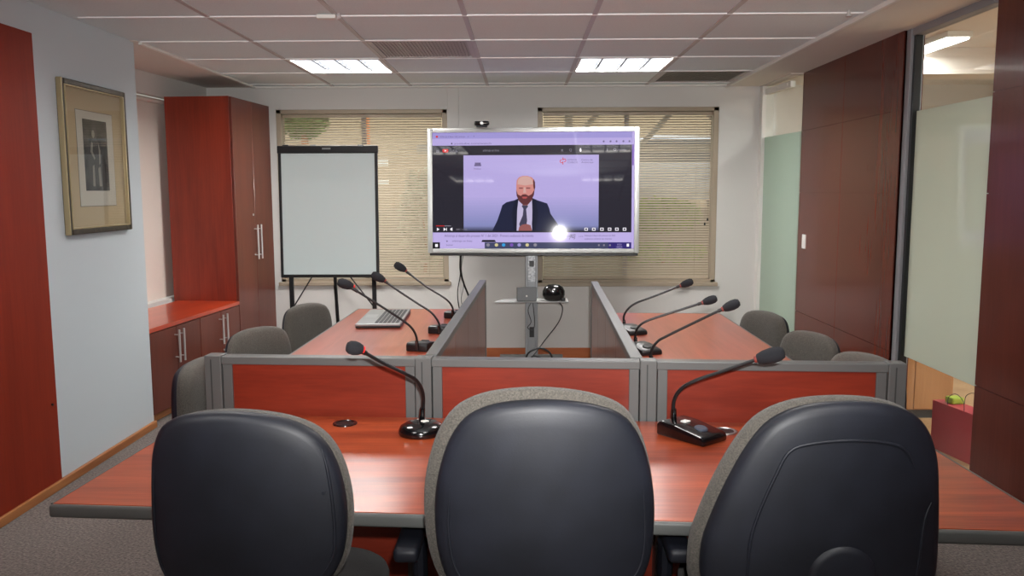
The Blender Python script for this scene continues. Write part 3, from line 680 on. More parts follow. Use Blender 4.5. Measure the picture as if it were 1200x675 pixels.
chair('dark-shelled office chair with arched moulding and round boss, by the glass side', rel(R_PTS, .64), (.64, YC, 0), 0, g, cush=.008, shiftx=-.012, shz=-.008, extras={
    'ridges': [([(-.168, .66), (-.165, .775), (-.150, .845), (-.118, .93), (-.09, .985), (-.045, 1.003), (.035, 1.010), (.11, 1.003), (.150, .985), (.172, .945)], .0035), ([(.175, .64), (.19, .74), (.20, .83), (.215, .87)], .0035)],
    'bosses': [(.025, .715, .072)]}, tilt=-.02)
# side chairs
base_pts = [(-.205, .62), (-.205, .70), (-.20, .76), (-.18, .815), (-.14, .845), (-.07, .858), (0, .861), (.07, .858), (.14, .845), (.18, .815), (.20, .76), (.205, .70), (.205, .62), (.19, .54), (.15, .49), (.07, .475), (0, .472), (-.07, .475), (-.15, .49), (-.19, .54)]
def side_chair(label, x, y, deg, grp, dz=0.0, w=1.0):
    pts = [(p[0] * w, p[1] + dz) for p in base_pts]
    # x, y is the middle of the backrest
    a = math.radians(deg) - PI / 2                     # facing direction deg -> local +y
    c = chair(label, pts, (x + .21 * math.cos(math.radians(deg)), y + .21 * math.sin(math.radians(deg)), 0), a, grp, seat_z=.42 + dz * .5, seatw=.235, cush=.006)
    return c
g = 'grey fabric chairs at the laptop desk'
side_chair('grey fabric office chair tucked in beneath the flipchart easel', -1.35, 5.04, -33, g, -.03, .85)
side_chair('grey fabric office chair between the other two at the laptop desk', -1.315, 3.98, -33, g, -.003, .87)
side_chair('grey fabric office chair half hidden behind the end post near the cupboards', -1.32, 3.27, -10, g, -.012, .87)
g = 'grey fabric chairs at the glass-side desk'
side_chair('grey fabric office chair nearest the frosted glass door', 1.475, 4.92, 205, g, -.066, .9)
side_chair('grey fabric office chair in front of the dark timber wall panel', 1.445, 4.06, 212, g, -.042, .80)
side_chair('grey fabric office chair mostly hidden behind the screen end post', 1.375, 3.22, 205, g, .014, .84)

# ================================================================== MICROPHONES
NK = {'fL': [(-0.327, 2.62, 0.78), (-0.315, 2.583, 0.871), (-0.329, 2.547, 0.929), (-0.361, 2.51, 0.962), (-0.42, 2.473, 1.002), (-0.471, 2.437, 1.043), (-0.492, 2.4, 1.063)],
 'fR': [(0.486, 2.61, 0.785), (0.484, 2.6, 0.852), (0.501, 2.58, 0.896), (0.542, 2.56, 0.928), (0.63, 2.54, 0.965), (0.721, 2.52, 1.004), (0.756, 2.5, 1.019)],
 'L1': [(-0.508, 3.95, 0.772), (-0.51, 3.942, 0.824), (-0.532, 3.933, 0.871), (-0.58, 3.925, 0.913), (-0.659, 3.917, 0.968), (-0.786, 3.908, 1.052), (-0.836, 3.9, 1.085)],
 'L2': [(-0.45, 4.45, 0.772), (-0.453, 4.442, 0.815), (-0.492, 4.433, 0.872), (-0.56, 4.425, 0.92), (-0.649, 4.417, 0.981), (-0.725, 4.408, 1.037), (-0.768, 4.4, 1.066)],
 'L3': [(-0.421, 5.0, 0.772), (-0.424, 4.99, 0.822), (-0.464, 4.98, 0.875), (-0.576, 4.97, 0.949), (-0.676, 4.96, 1.028), (-0.73, 4.95, 1.07)],
 'R1': [(0.566, 4.55, 0.775), (0.56, 4.542, 0.83), (0.582, 4.533, 0.874), (0.627, 4.525, 0.909), (0.737, 4.517, 0.952), (0.846, 4.508, 0.999), (0.895, 4.5, 1.019)],
 'R2': [(0.553, 4.0, 0.775), (0.551, 3.992, 0.834), (0.57, 3.983, 0.873), (0.614, 3.975, 0.9), (0.71, 3.967, 0.934), (0.847, 3.958, 0.98), (0.897, 3.95, 0.998)],
 'R3': [(0.547, 3.5, 0.775), (0.552, 3.492, 0.846), (0.575, 3.483, 0.885), (0.61, 3.475, 0.908), (0.711, 3.467, 0.961), (0.826, 3.458, 1.02), (0.873, 3.45, 1.042)]}
def mic(key, base, head_dir, label, group, oval=False, dims=(.17, .11, .042), hs=(.024, .040)):
    """base = (x, y, heading degrees of the long axis, high end first)"""
    bx, by, hd = base; t = thing('gooseneck_microphone', label, 'microphone', (bx, by, DT), 0, group)
    O = Tr(-bx, -by, -DT); a = math.radians(hd); B = Tr(bx, by, DT) @ RotZ(a); L, W, Hh = dims
    if oval:
        bs = MB().lathe([(0, .0), (.95, .0), (1.0, .006), (.99, .016), (.90, .028), (.70, .036), (.35, .040), (0, .041)], n=36, T=B @ Matrix.Diagonal((L / 2, W / 2, 1, 1)))
        bo = bs.build('base', MT['blackg'], t, O, smooth=True, angle=60)
        MB().lathe([(.010, 0), (.017, .001), (.019, .004), (.014, .007), (.010, .008)], (NK[key][0][0], NK[key][0][1], DT + .031), 20).build('ring', MT['steel'], bo, O, smooth=True)
        MB().box((-.011, -.009, 0), (.011, .009, .005), .002, T=Tr(bx + .010, by + .0, DT + .0385) @ RotZ(.7)).build('button', MT['white'], bo, O)
        MB().lathe([(.0, .002), (.007, .001), (.007, -.002)], (bx - .03, by + .012, DT + .038), 12).build('indicator', MT['alu'], bo, O, smooth=True)
    else:
        sec = [(-L / 2, 0), (-L / 2, Hh * .78), (-L / 2 + .012, Hh), (-L * .12, Hh * .98), (L / 2 - .012, Hh * .62), (L / 2, Hh * .45), (L / 2, 0)]
        bs = MB().prism(sec, -W / 2, W / 2, bev=.006, T=Matrix.Rotation(PI / 2, 4, 'X'))
        bmesh.ops.transform(bs.bm, matrix=B, verts=bs.bm.verts)
        bo = bs.build('base', MT['blackg'] if dims[0] > .175 else MT['black'], t, O, smooth=True)
        sl = math.atan2(-Hh * .36, L * .6)
        MB().lathe([(0, .004), (.017, .004), (.021, .001), (.021, -.003)], n=24, T=B @ Tr(L * .20, 0, Hh * .82) @ Matrix.Rotation(-sl, 4, 'Y')).build('dial', mat('dial_grey', (70, 76, 90), .4) if key == 'fR' else MT['greyd'], bo, O, smooth=True)
        if key == 'fR':
            MB().box((-.011, -.013, -.001), (.011, .013, .004), .002, T=B @ Tr(-L * .13, .0, Hh * .985)).build('button', MT['white'], bo, O)
    nk = [Vector(p) for p in NK[key]]; n0 = nk[0]
    if key in ('fL', 'fR'):
        q = [Vector(q) for q in ((bx - .075, by + .035, DT + .02),)] if key == 'fR' else [Vector((bx + .058, by + .02, DT + .016))]
        dirv = Vector((-1, .3, 0)).normalized() if key == 'fR' else Vector((1, .25, 0)).normalized()
        s0 = q[0]
        if key == 'fR': s0 = B @ Vector((-L / 2, .02, .02)); dirv = (B.to_3x3() @ Vector((-1, 0.1, 0))).normalized()
        MB().cyl(s0 - dirv * .004, s0 + dirv * .022, .006, n=12).build('plug', MT['steel'], bo, O, smooth=True)
    fac = 1.0
    MB().cyl(n0 - Vector((0, 0, .012)), n0.lerp(nk[1], .62 if key != 'fL' else .55), .0105 * fac, .0085 * fac, n=14).build('neck_socket', MT['blackg'], t, O, smooth=True)
    MB().tube(nk[:-1], .0058, 10).build('gooseneck', MT['black'], t, O, smooth=True)
    hv = Vector(head_dir).normalized(); hc = nk[-1]; T = hv.to_track_quat('Z', 'Y').to_matrix().to_4x4()
    MB().tube([nk[-2] - (nk[-1] - nk[-2]) * .12, hc], .008, 10, smooth=False).build('capsule', MT['black'], t, O, smooth=True)
    r, hl = hs
    MB().lathe([(0.006, -hl * 1.13), (.0095, -hl * 1.13), (.0108, -hl * 1.08), (.0108, -hl * .90), (.006, -hl * .88)], n=16, T=Tr(*hc) @ T).build('light_ring', MT['ring'] if key in ('fL', 'L1') else MT['ringd'], t, O, smooth=True)
    MB().lathe([(.008, -hl), (r * .62, -hl * .88), (r * .88, -hl * .45), (r, hl * .1), (r * .92, hl * .6), (r * .62, hl * .92), (0, hl)], n=20, T=Tr(*hc) @ T).build('windscreen', MT['foam'], t, O, smooth=True, angle=80)
    return t
def hd(k): return tuple(NK[k][-1][i] - NK[k][-2][i] for i in range(3))
g = 'gooseneck microphones on the front desk'
mic('fL', (-.322, 2.585, 20), (-.85, -.45, .25), 'black gooseneck microphone on a round base beside the plain-backed chair', g, True, (.150, .135, .041), (.0215, .026))
mic('fR', (.530, 2.545, -50), (.93, -.25, .30), 'black gooseneck microphone on a wedge base, front desk by the silver grommet', g, False, (.185, .118, .046), (.0245, .044))
g = 'gooseneck microphones on the laptop desk'
mic('L1', (-.490, 4.03, 75), (-.80, -.42, .35), 'gooseneck microphone with red ring whose neck crosses the laptop', g)
mic('L2', (-.440, 4.53, 75), (-.80, -.2, .45), 'gooseneck microphone whose head meets the bottom corner of the flipchart', g)
mic('L3', (-.405, 5.08, 75), (-.80, -.1, .50), 'gooseneck microphone on the laptop desk closest to the window', g)
g = 'gooseneck microphones on the glass-side desk'
mic('R1', (.590, 4.475, -66), hd('R1'), 'gooseneck microphone on the glass-side desk closest to the window', g, hs=(.021, .036))
mic('R2', (.578, 3.930, -66), hd('R2'), 'gooseneck microphone between two others on the glass-side desk', g, hs=(.021, .036))
mic('R3', (.575, 3.430, -66), hd('R3'), 'gooseneck microphone on the glass-side desk next to the front screen', g, hs=(.022, .038))

# ================================================================== LAPTOP folded flat
lt = thing('laptop', 'slim silver laptop folded flat on the cherry side desk', 'laptop', (-.82, 4.93, DT), math.radians(2))
# plan corners: (-.95,4.66) (-.70,4.63) (-.71,5.22) (-.93,5.27)
MB().box((-.135, -.29, .002), (.120, .30, .012), .004).build('lid', MT['black'], lt)
bdl = MB().box((-.135, -.295, .013), (.120, .295, .027), .004).build('keyboard_deck', MT['silver'], lt)
k = MB()
for i in range(6):
    for j in range(14):
        x = -.030 + i * .0235; y = -.262 + j * .0375
        k.box((x, y, .027), (x + .019, y + .032, .0295), .001, seg=1)
k.build('keys', MT['key'], bdl)
MB().box((-.120, -.07, .0268), (-.050, .07, .0275)).build('touchpad', MT['alu'], bdl)

# ================================================================== FLIPCHART EASEL
ez = thing('flipchart_easel', 'white board on a black flipchart easel before the cream blind', 'easel', (-1.40, 6.0, 0)); P = Tr(1.40, -6.0, 0)
x0, x1, z0, z1 = -1.752, -1.038, .905, 1.842
tl = Tr(0, 6.0, .9) @ Matrix.Rotation(math.radians(-2.0), 4, 'X') @ Tr(0, -6.0, -.9)
MB().box((x0 + .012, 5.992, z0 + .012), (x1 - .012, 6.006, z1 - .03), T=tl).build('board', MT['wboard'], ez, P)
MB().box((x0, 5.986, z0), (x0 + .020, 6.014, z1), .004, T=tl).box((x1 - .020, 5.986, z0), (x1, 6.014, z1), .004, T=tl).box((x0, 5.986, z0 - .004), (x1, 6.014, z0 + .018), .004, T=tl).build('board_frame', MT['black'], ez, P)
cl = MB().box((x0 - .004, 5.975, z1 - .048), (x1 + .004, 6.020, z1 + .006), .006, T=tl).build('clamp_bar', MT['black'], ez, P)
MB().box((-1.43, 5.971, z1 - .022), (-1.37, 5.976, z1 - .010), .001, T=tl).build('badge', MT['alu'], cl, P)
for xx in (-1.70, -1.50, -1.16):
    MB().box((xx - .02, 5.99, z1 + .004), (xx + .02, 6.01, z1 + .014), .003, T=tl).build('clamp_knob', MT['alu' if xx == -1.5 else 'black'], cl, P)
MB().box((-1.697, 5.995, 0), (-1.667, 6.020, .93), .003).build('leg', MT['black'], ez, P)
MB().box((-1.093, 5.995, 0), (-1.063, 6.020, .93), .003).build('leg', MT['black'], ez, P)
MB().cyl((-1.40, 6.07, 1.5), (-1.425, 6.42, 0), .013, n=10).build('leg', MT['black'], ez, P, smooth=True)
MB().tube([(-1.50, 6.03, .96), (-1.69, 6.02, .66)], .005, 6, smooth=False).tube([(-1.30, 6.03, .96), (-1.07, 6.02, .66)], .005, 6, smooth=False).build('brace', MT['black'], ez, P)

# ================================================================== SCREEN ON CART
TVC = Vector((.090, 6.93, 1.522)); TVT = RotZ(math.radians(0.0))
tv = thing('display_screen', 'big silver-framed interactive screen showing a video call, in front of windows', 'screen', tuple(TVC)); tv.rotation_euler = (math.radians(-3.3), 0, math.radians(-2.4))
WH, HH = .874, .516; SW, SH = .832, .478
b = MB().box((-WH, -.03, -HH), (-SW, .05, HH), .008).box((SW, -.03, -HH), (WH, .05, HH), .008).box((-SW, -.03, SH), (SW, .05, HH), .006).box((-SW, -.03, -HH), (SW, .05, -SH), .006)
b.build('bezel', MT['tvbez'], tv, smooth=True)
MB().box((-WH + .012, .0, -HH - .022), (WH - .005, .045, -HH - .0005), .004).build('bottom_strip', MT['black'], tv)
MB().box((-WH + .01, .04, -HH + .01), (WH - .01, .085, HH - .01), .01).build('rear_case', MT['black'], tv)
ES = 0.62
def emi(name, rgb, k=1.0):
    m = mat('screen_' + name, (12, 12, 14), .035, emit=rgb, estr=ES * k, spec=0.6); return m
EM = dict(lav=emi('lavender', (196, 182, 240)), page=emi('page_lilac', (204, 188, 246)), dark=emi('dark_page', (44, 42, 52)), bar=emi('bar_violet', (170, 160, 226)),
          black=emi('black', (8, 8, 12)), white=emi('white', (250, 246, 255), 1.2), red=emi('red', (230, 40, 40)), suit=emi('suit', (36, 40, 66)), suit2=emi('suit_lapel', (28, 32, 52)), shirt=emi('shirt', (206, 196, 230)),
          tie=emi('tie', (72, 70, 92)), skin=emi('skin', (222, 148, 140)), skin2=emi('forehead', (224, 180, 172)), beard=emi('beard', (104, 56, 58)), brow=emi('brow', (150, 92, 92)), text=emi('grey_text', (120, 108, 150)),
          task=emi('taskbar', (72, 76, 108)), blue=emi('blue', (60, 170, 236)), navy=emi('navy', (54, 44, 120)), teal=emi('wall_low', (150, 156, 206)), hand=emi('hand', (160, 98, 96)), yellow=emi('yellow', (226, 214, 160)), lip=emi('lip', (196, 92, 92)), purple=emi('purple', (130, 90, 190)), grey=emi('mid_grey', (150, 146, 160)))
_lay = [0]
def sc(px, py): return (-SW + (px - 506) / 238. * 2 * SW, SH - (py - 155) / 136. * 2 * SH)
sm = MB()
def Y_(): _lay[0] += 1; return -.0212 - _lay[0] * .00006
def rect(x0, y0, x1, y1, m): 
    a = sc(x0, y0); c = sc(x1, y1); y = Y_(); sm.face([(a[0], y, c[1]), (c[0], y, c[1]), (c[0], y, a[1]), (a[0], y, a[1])], EM[m])
def poly(pts, m):
    y = Y_(); P = [sc(*p) for p in pts]
    ar = sum(P[k - 1][0] * P[k][1] - P[k][0] * P[k - 1][1] for k in range(len(P)))
    if ar < 0: P = P[::-1]
    sm.face([(p[0], y, p[1]) for p in P], EM[m])
def circ(cx, cy, rx, ry, m, n=20, a0=0, a1=2 * PI): poly([(cx + rx * math.cos(a0 + (a1 - a0) * k / n), cy + ry * math.sin(a0 + (a1 - a0) * k / n)) for k in range(n)], m)
_cache = []
def text(s, px, py, h, m, center=False, width=None, shear=0.0):
    """lettering h photo-pixels tall with its baseline at (px, py)"""
    cu = bpy.data.curves.new('lettering', 'FONT'); cu.body = s; cu.size = 1.0; cu.shear = shear; cu.resolution_u = 2
    if center: cu.align_x = 'CENTER'
    ob = bpy.data.objects.new('lettering', cu); S.collection.objects.link(ob)
    me = bpy.data.meshes.new_from_object(ob); bpy.data.objects.remove(ob)
    k = h * (2 * SH / 136.) / .70; y = Y_(); o = sc(px, py)
    kx = k
    if width and len(me.vertices):
        xs_ = [v.co.x for v in me.vertices]; kx = width * (2 * SW / 238.) / max(max(xs_) - min(xs_), 1e-6)
    i = sm.mi(EM[m]); vs = [sm.bm.verts.new((o[0] + v.co.x * kx, y, o[1] + v.co.y * k)) for v in me.vertices]
    for p in me.polygons:
        try: f = sm.bm.faces.new([vs[q] for q in p.vertices]); f.material_index = i
        except ValueError: pass
    bpy.data.meshes.remove(me)
rect(506, 155, 744, 291, 'dark')
rect(506, 155, 741, 167, 'bar'); rect(506, 162, 741, 170, 'lav'); rect(506, 155, 741, 157, 'bar')
circ(511.5, 159.5, 1.4, 1.2, 'red'); text('Arbitraje al desarrollo proceso', 515, 160.5, 2.0, 'text', width=30); text('x', 548, 160.5, 2, 'text'); text('+', 554.5, 160.5, 2.4, 'text')
circ(529, 167.6, .8, .8, 'black'); text('youtube.com/watch', 532, 168.5, 2.0, 'text', width=44)
for x in (708, 716, 723, 731, 738): circ(x, 166.2, 1.1, 1.1, 'text')
rect(506, 170, 740, 277.5, 'dark')
for k in range(3): rect(510.5, 175.2 + k * 1.1, 514, 175.7 + k * 1.1, 'grey')
poly([(518.5, 174), (524.5, 174), (525.2, 175.8), (524.5, 178), (518.5, 178), (517.8, 175.8)], 'red'); poly([(520.6, 174.9), (520.6, 177), (522.8, 175.9)], 'white'); text('YouTube', 526, 178, 3.2, 'grey', width=10)
text('arbitraje en linea', 566, 177, 2.6, 'grey', width=19); text('x', 658, 177.6, 4, 'grey'); text('Q', 667.5, 177.3, 3, 'grey')
circ(681, 176.3, 1.1, 1.8, 'white'); rect(680.4, 173.8, 681.6, 175.3, 'white'); rect(712, 174.5, 712.6, 177.5, 'grey')
circ(721, 175.8, 1.7, 1.6, 'grey'); circ(721, 175.8, 1.1, 1.0, 'dark'); text('Acceder', 724.5, 177, 2.4, 'grey', width=10.5)
# video picture
rect(543, 181.5, 702.5, 270, 'lav'); 
for k in range(12):
    f_ = k / 11; EM['fade%d' % k] = emi('fade_%d' % k, tuple(int(a * (1 - f_) + c * f_) for a, c in zip((196, 182, 240), (146, 150, 204)))); rect(543, 228 + k * 3, 702.5, 270, 'fade%d' % k)
for k in range(5): EM['dim%d' % k] = emi('dim_%d' % k, tuple(int(v * (1 - .11 * k)) for v in (140, 144, 196))); rect(543, 264 + k * 1.2, 702.5, 270, 'dim%d' % k)
rect(556.5, 190, 563.5, 192.4, 'text'); rect(555.8, 192.4, 564, 194.2, 'text'); text('Webinar', 555, 198.2, 2.0, 'text', width=9)
# round-cornered red knot emblem
def ringseg(cx, cy, r, w_, a0, a1, m, n=14):
    poly([(cx + r * math.cos(a0 + (a1 - a0) * k / n), cy + r * math.sin(a0 + (a1 - a0) * k / n)) for k in range(n + 1)] + [(cx + (r - w_) * math.cos(a1 + (a0 - a1) * k / n), cy + (r - w_) * math.sin(a1 + (a0 - a1) * k / n)) for k in range(n + 1)], m)
ringseg(658.8, 189.0, 2.1, .7, 0, 1.55 * PI, 'red'); ringseg(662.2, 188.0, 2.0, .7, PI * 1.05, 2.6 * PI, 'red'); rect(660.0, 184.6, 660.8, 187.4, 'red'); rect(660.0, 190, 660.8, 192.8, 'red')
text('CAMARA DE', 665.5, 188.3, 2.0, 'text', width=11); text('COMERCIO', 665.5, 191.3, 2.0, 'text', width=12); text('Centro de', 682, 188.3, 1.9, 'text', width=13); text('Arbitraje', 682, 191.2, 1.9, 'text', width=14)
# man in a dark suit
poly([(577, 270), (583, 258), (586.5, 248), (589, 240), (594, 236.5), (604, 234), (609, 231.5), (624, 231.5), (631, 234.5), (642, 238), (644.5, 244), (646, 250), (653, 260), (660, 270)], 'suit')
poly([(606.2, 236), (608, 232), (624, 232), (625.5, 236), (624, 262), (624.5, 270), (606, 270), (605.5, 262)], 'shirt')
poly([(604, 234), (608.2, 232.5), (606.6, 246), (606.0, 270), (602.5, 270), (600, 250), (601.5, 243)], 'suit2'); poly([(629, 234), (624, 231.8), (624.5, 246), (624.2, 270), (628, 270), (631.5, 250), (630, 243)], 'suit2')
poly([(612.0, 241), (614, 239), (618, 239), (619.6, 241.5), (617.2, 244.5), (618.4, 258), (617, 266), (610, 266), (609, 262), (613.2, 252), (614, 244.5)], 'tie')
poly([(607.5, 226), (625, 226), (624, 234), (619, 240), (613.5, 240), (608.5, 234)], 'skin')
poly([(605.6, 217), (606, 211), (608.5, 207.5), (613, 205.8), (619, 205.8), (624, 207.6), (627, 211), (627.8, 218), (627, 224), (624, 232), (620.5, 237), (616, 238.6), (611.5, 236.8), (607.6, 231), (605.6, 224)], 'skin')
poly([(607, 215.5), (607.5, 210.5), (611, 207), (616, 206.2), (621, 207), (624.4, 210.5), (625.5, 215.5), (616, 217)], 'skin2')
poly([(626, 209.5), (627.6, 213), (628, 219), (626.8, 223), (625.6, 218), (625.4, 212)], 'beard')
poly([(605.4, 222), (607.4, 227.5), (611, 229.2), (613, 227.4), (617, 227.2), (620, 229.2), (624, 227), (627.2, 221.5), (626.4, 228), (623, 235.5), (619, 239.6), (613.5, 239.8), (608.6, 235), (606, 229)], 'beard')
rect(608.8, 219.2, 613.4, 220.9, 'brow'); rect(617.2, 219.2, 622, 220.9, 'brow'); poly([(614.6, 219), (616.3, 219), (617.2, 225.6), (613.6, 225.6)], 'skin2'); poly([(612, 230.2), (619, 230.2), (617.5, 232.2), (613.5, 232.2)], 'lip')
poly([(608, 270), (609, 265.5), (613, 262.6), (618, 262), (622.5, 263.5), (624.3, 270)], 'hand')
rect(510, 263.8, 520, 264.6, 'red'); rect(520, 263.8, 528, 264.6, 'grey')
poly([(511, 266.2), (511, 270.2), (514, 268.2)], 'white'); poly([(519, 266.2), (519, 270.2), (522, 268.2)], 'white'); rect(522.2, 266.4, 522.9, 270, 'white'); poly([(527, 267.3), (529.5, 266.2), (529.5, 270.2), (527, 269)], 'white'); text('0:00 / 1:17:02', 534, 269.5, 2.2, 'grey', width=13)
for x in (688, 697, 706.5, 715.5, 724, 733): rect(x - 2, 266.6, x + 2, 270, 'white'); rect(x - 1.2, 267.4, x + 1.2, 269.2, 'dark')
rect(506, 272, 741, 286, 'page'); text('Arbitraje al desarrollo proceso N° 1 del 2023 - Primera audiencia de trámite', 520, 277.2, 3.0, 'text', width=106)
rect(655, 273.8, 660, 278.6, 'red'); text('arbi', 660, 277.6, 3.6, 'text', width=9); text('JREJ', 668.5, 278.6, 4.6, 'dark', width=7.5, shear=.3); text('1,2 K', 679, 277.4, 1.6, 'text', width=5)
text('Arbitraje al desarrollo proceso del 2023', 686, 276.6, 2.0, 'text', width=36); text('audiencia arbitral de trámite', 686, 280.4, 2.0, 'text', width=32)
rect(506, 283.6, 741, 291, 'task'); rect(714, 283.6, 744, 291, 'navy'); rect(506, 283.6, 514.5, 291, 'black'); rect(508.8, 285.6, 512, 289, 'white')
rect(514.5, 280.5, 568, 291, 'page'); poly([(564, 283.2), (565.4, 280.8), (580, 280.8), (581.5, 283.2)], 'black'); circ(523, 282.2, .9, .9, 'text'); text('arbitraje en linea', 529, 283, 2.2, 'text', width=24); text('buscar', 522, 287.6, 2.0, 'text', width=8)
for x, m_ in ((572, 'grey'), (582, 'yellow'), (590.5, 'blue'), (600, 'purple'), (609, 'bar'), (618.5, 'yellow'), (628, 'grey')): circ(x, 286.7, 2.1, 1.9, m_)
for x in (703, 709, 716): rect(x - 1, 286, x + 1, 288, 'grey')
text('10:21', 724, 287, 1.8, 'lav', width=5); text('14/02/23', 723, 290, 1.8, 'lav', width=7); rect(735.6, 285.2, 738.4, 288.6, 'white')
rect(741, 155, 744, 291, 'page'); rect(741.4, 170, 743, 194, 'purple')
sm.build('screen', EM['dark'], tv)
MB().box((-SW - .002, -.0205, -SH - .002), (SW + .002, -.012, SH + .002)).build('screen_backing', MT['black'], tv)
# camera clipped on top
wc = thing('conference_camera', 'small black video camera sitting on top of the big screen', 'camera', (-.328, 6.92, 2.045))
MB().box((-.045, -.02, .0), (.045, .025, .012), .003).build('clip', MT['black'], wc)
MB().box((-.062, -.03, .012), (.062, .022, .048), .014, seg=3).build('body', MT['blackg'], wc, smooth=True)
MB().cyl((0, -.028, .030), (0, -.040, .030), .013).build('lens', MT['alu'], wc, smooth=True)
wc.location.z = TVC.z + HH + .004
wc2 = thing('remote_receiver', 'low black clip lying on the screen top beside the camera', 'receiver', (-.335 + .03, 6.93, 2.04)); bpy.data.objects.remove(wc2)

ct = thing('screen_cart', 'grey metal post stand with a thin shelf carrying the big screen', 'stand', (.08, 7.03, 0)); P = Tr(-.08, -6.98, 0)
pm = MT['alu']
MB().box((.027, 7.00, .03), (.047, 7.06, 1.70), .003).box((.115, 7.00, .03), (.135, 7.06, 1.70), .003).box((.045, 7.012, .03), (.117, 7.05, 1.70)).build('post', mat('grey_steel_post', (138, 140, 142), .4, .5), ct, P)
for z0, z1 in ((.88, .93), (.60, .635), (.27, .36)):
    MB().box((.062, 7.004, z0), (.102, 7.0125, z1), .003).build('socket', MT['black'], ct, P)
MB().box((.05, 7.008, .75), (.112, 7.0125, 1.0)).build('perforated_cover', mat('worn_perforated_plate', (180, 182, 184), .35, .6, noise=(60, (120, 122, 124))), ct, P)
MB().prism([(-.225, 6.80), (.385, 6.80), (.385, 7.0), (.36, 7.02), (-.02, 7.02), (-.16, 6.93)], .598, .610, bev=.002).build('shelf', mat('pale_grey_shelf', (178, 180, 180), .4), ct, P)
MB().box((-.28, 7.025, 1.30), (.44, 7.05, 1.72), .004).build('screen_bracket', MT['black'], ct, P)
MB().box((-.20, 6.68, .045), (.36, 6.74, .07), .006).box((-.20, 7.22, .045), (.36, 7.28, .07), .006).box((.03, 6.70, .045), (.13, 7.26, .07), .006).build('foot_frame', mat('grey_foot', (120, 120, 118), .5), ct, P)
for x, y in ((-.18, 6.71), (.34, 6.71), (-.18, 7.25), (.34, 7.25)):
    MB().cyl((x - .012, y, .022), (x + .012, y, .022), .022, n=18).cyl((x, y, .03), (x, y, .06), .008, n=8).build('caster', MT['black'], ct, P, smooth=True)
# things on the shelf and on the base
t = thing('mini_computer', 'small flat black computer leaning upright on the cart shelf', 'computer', (.025, 6.84, .611), 0)
MB().box((-.07, -.012, 0), (.095, .03, .118), .004, T=Matrix.Rotation(-.12, 4, 'X')).build('case', MT['black'], t)
MB().cyl((.012, -.017, .046), (.012, -.0205, .046), .007).build('badge', MT['white'], t, smooth=True)
t = thing('speakerphone', 'round black conference speaker on the cart shelf', 'speaker', (.262, 6.86, .611), 0)
MB().lathe([(0, 0), (.045, 0), (.075, .012), (.093, .05), (.092, .085), (.075, .118), (.045, .137), (0, .142)], n=32, sy=.45).build('body', MT['blackg'], t, smooth=True, angle=60)
MB().ball((0, -.034, .095), (.013, .008, .013)).build('lens', MT['alu'], t, smooth=True); MB().box((.06, -.03, 0), (.095, .02, .03), .006).build('foot', MT['black'], t)
t = thing('power_supply', 'pale grey power unit sitting in the cables on the cart base', 'power supply', (.22, 6.73, .071))
MB().box((-.13, -.12, 0), (.12, .14, .06), .012).build('case', mat('pale_box', (150, 150, 144), .5), t); MB().box((-.10, -.13, .015), (-.04, -.119, .045), .004).box((0, -.13, .015), (.05, -.119, .045), .004).build('socket', MT['black'], t)
def cable(name, pts, r, m, lab): return tag(MB().tube(pts, r, 8, sub=6).build(name, m, smooth=True), lab, 'cable')
cable('power_cable', [(.30, 6.93, .60), (.34, 6.94, .54), (.31, 6.96, .42), (.20, 6.97, .27), (.10, 6.95, .14), (.05, 6.90, .10)], .0045, MT['black'], 'black cable drooping from the round speaker down to the cart base')
cable('usb_cable', [(.085, 6.985, .595), (.05, 6.97, .52), (.075, 6.965, .42), (.045, 6.965, .37), (.09, 6.965, .35), (.105, 6.97, .42), (.09, 6.985, .58)], .0035, MT['black'], 'thin black cable looped on the front of the cart post')
cable('power_cable', [(.02, 6.78, .10), (.05, 6.76, .19), (.14, 6.75, .235), (.22, 6.76, .20), (.25, 6.77, .14)], .008, MT['black'], 'thick cable arching over the cart base into the power unit')
cable('power_cable', [(.05, 6.74, .12), (.09, 6.73, .17), (.17, 6.73, .15), (.24, 6.74, .11), (.32, 6.72, .06), (.42, 6.6, .013)], .007, MT['black'], 'short black cable bent low in front of the power unit')
cable('extension_cable', [(.42, 6.75, .012), (.50, 6.68, .012), (.56, 6.75, .012), (.64, 6.70, .03), (.66, 6.66, .012), (.72, 6.9, .012)], .007, MT['black'], 'black cable lying on the carpet toward the glass-side screen')
cable('display_cable', [(-.52, 7.02, 1.0), (-.53, 7.10, .85), (-.50, 7.12, .72), (-.44, 7.10, .55), (-.42, 7.05, .3), (-.40, 7.0, .014)], .008, MT['black'], 'thick black cable hanging from the screen corner behind the laptop desk')
cable('display_cable', [(-.52, 7.10, 1.0), (-.535, 7.14, .80), (-.56, 7.15, .65), (-.545, 7.15, .50), (-.50, 7.14, .35), (-.50, 7.1, .014)], .0045, MT['black'], 'thin dark cable looping beneath the screen corner beside the thick one')
cable('display_cable', [(-.50, 7.13, 1.0), (-.525, 7.17, .86), (-.51, 7.18, .7), (-.53, 7.18, .56), (-.45, 7.17, .40), (-.43, 7.16, .012)], .003, MT['grey'], 'thin grey cable hanging farthest back below the screen corner')

# ================================================================== SMALL FIXTURES
t = thing('light_switch', 'white rocker switch on the dark timber wall by the glass door', 'switch', (XR, 6.50, 1.122), 0)
MB().box((-.009, -.038, -.055), (.0, .038, .055), .003).build('plate', MT['white'], t); MB().box((-.013, -.018, -.022), (-.008, .018, .022), .002).build('rocker', MT['white'], t)
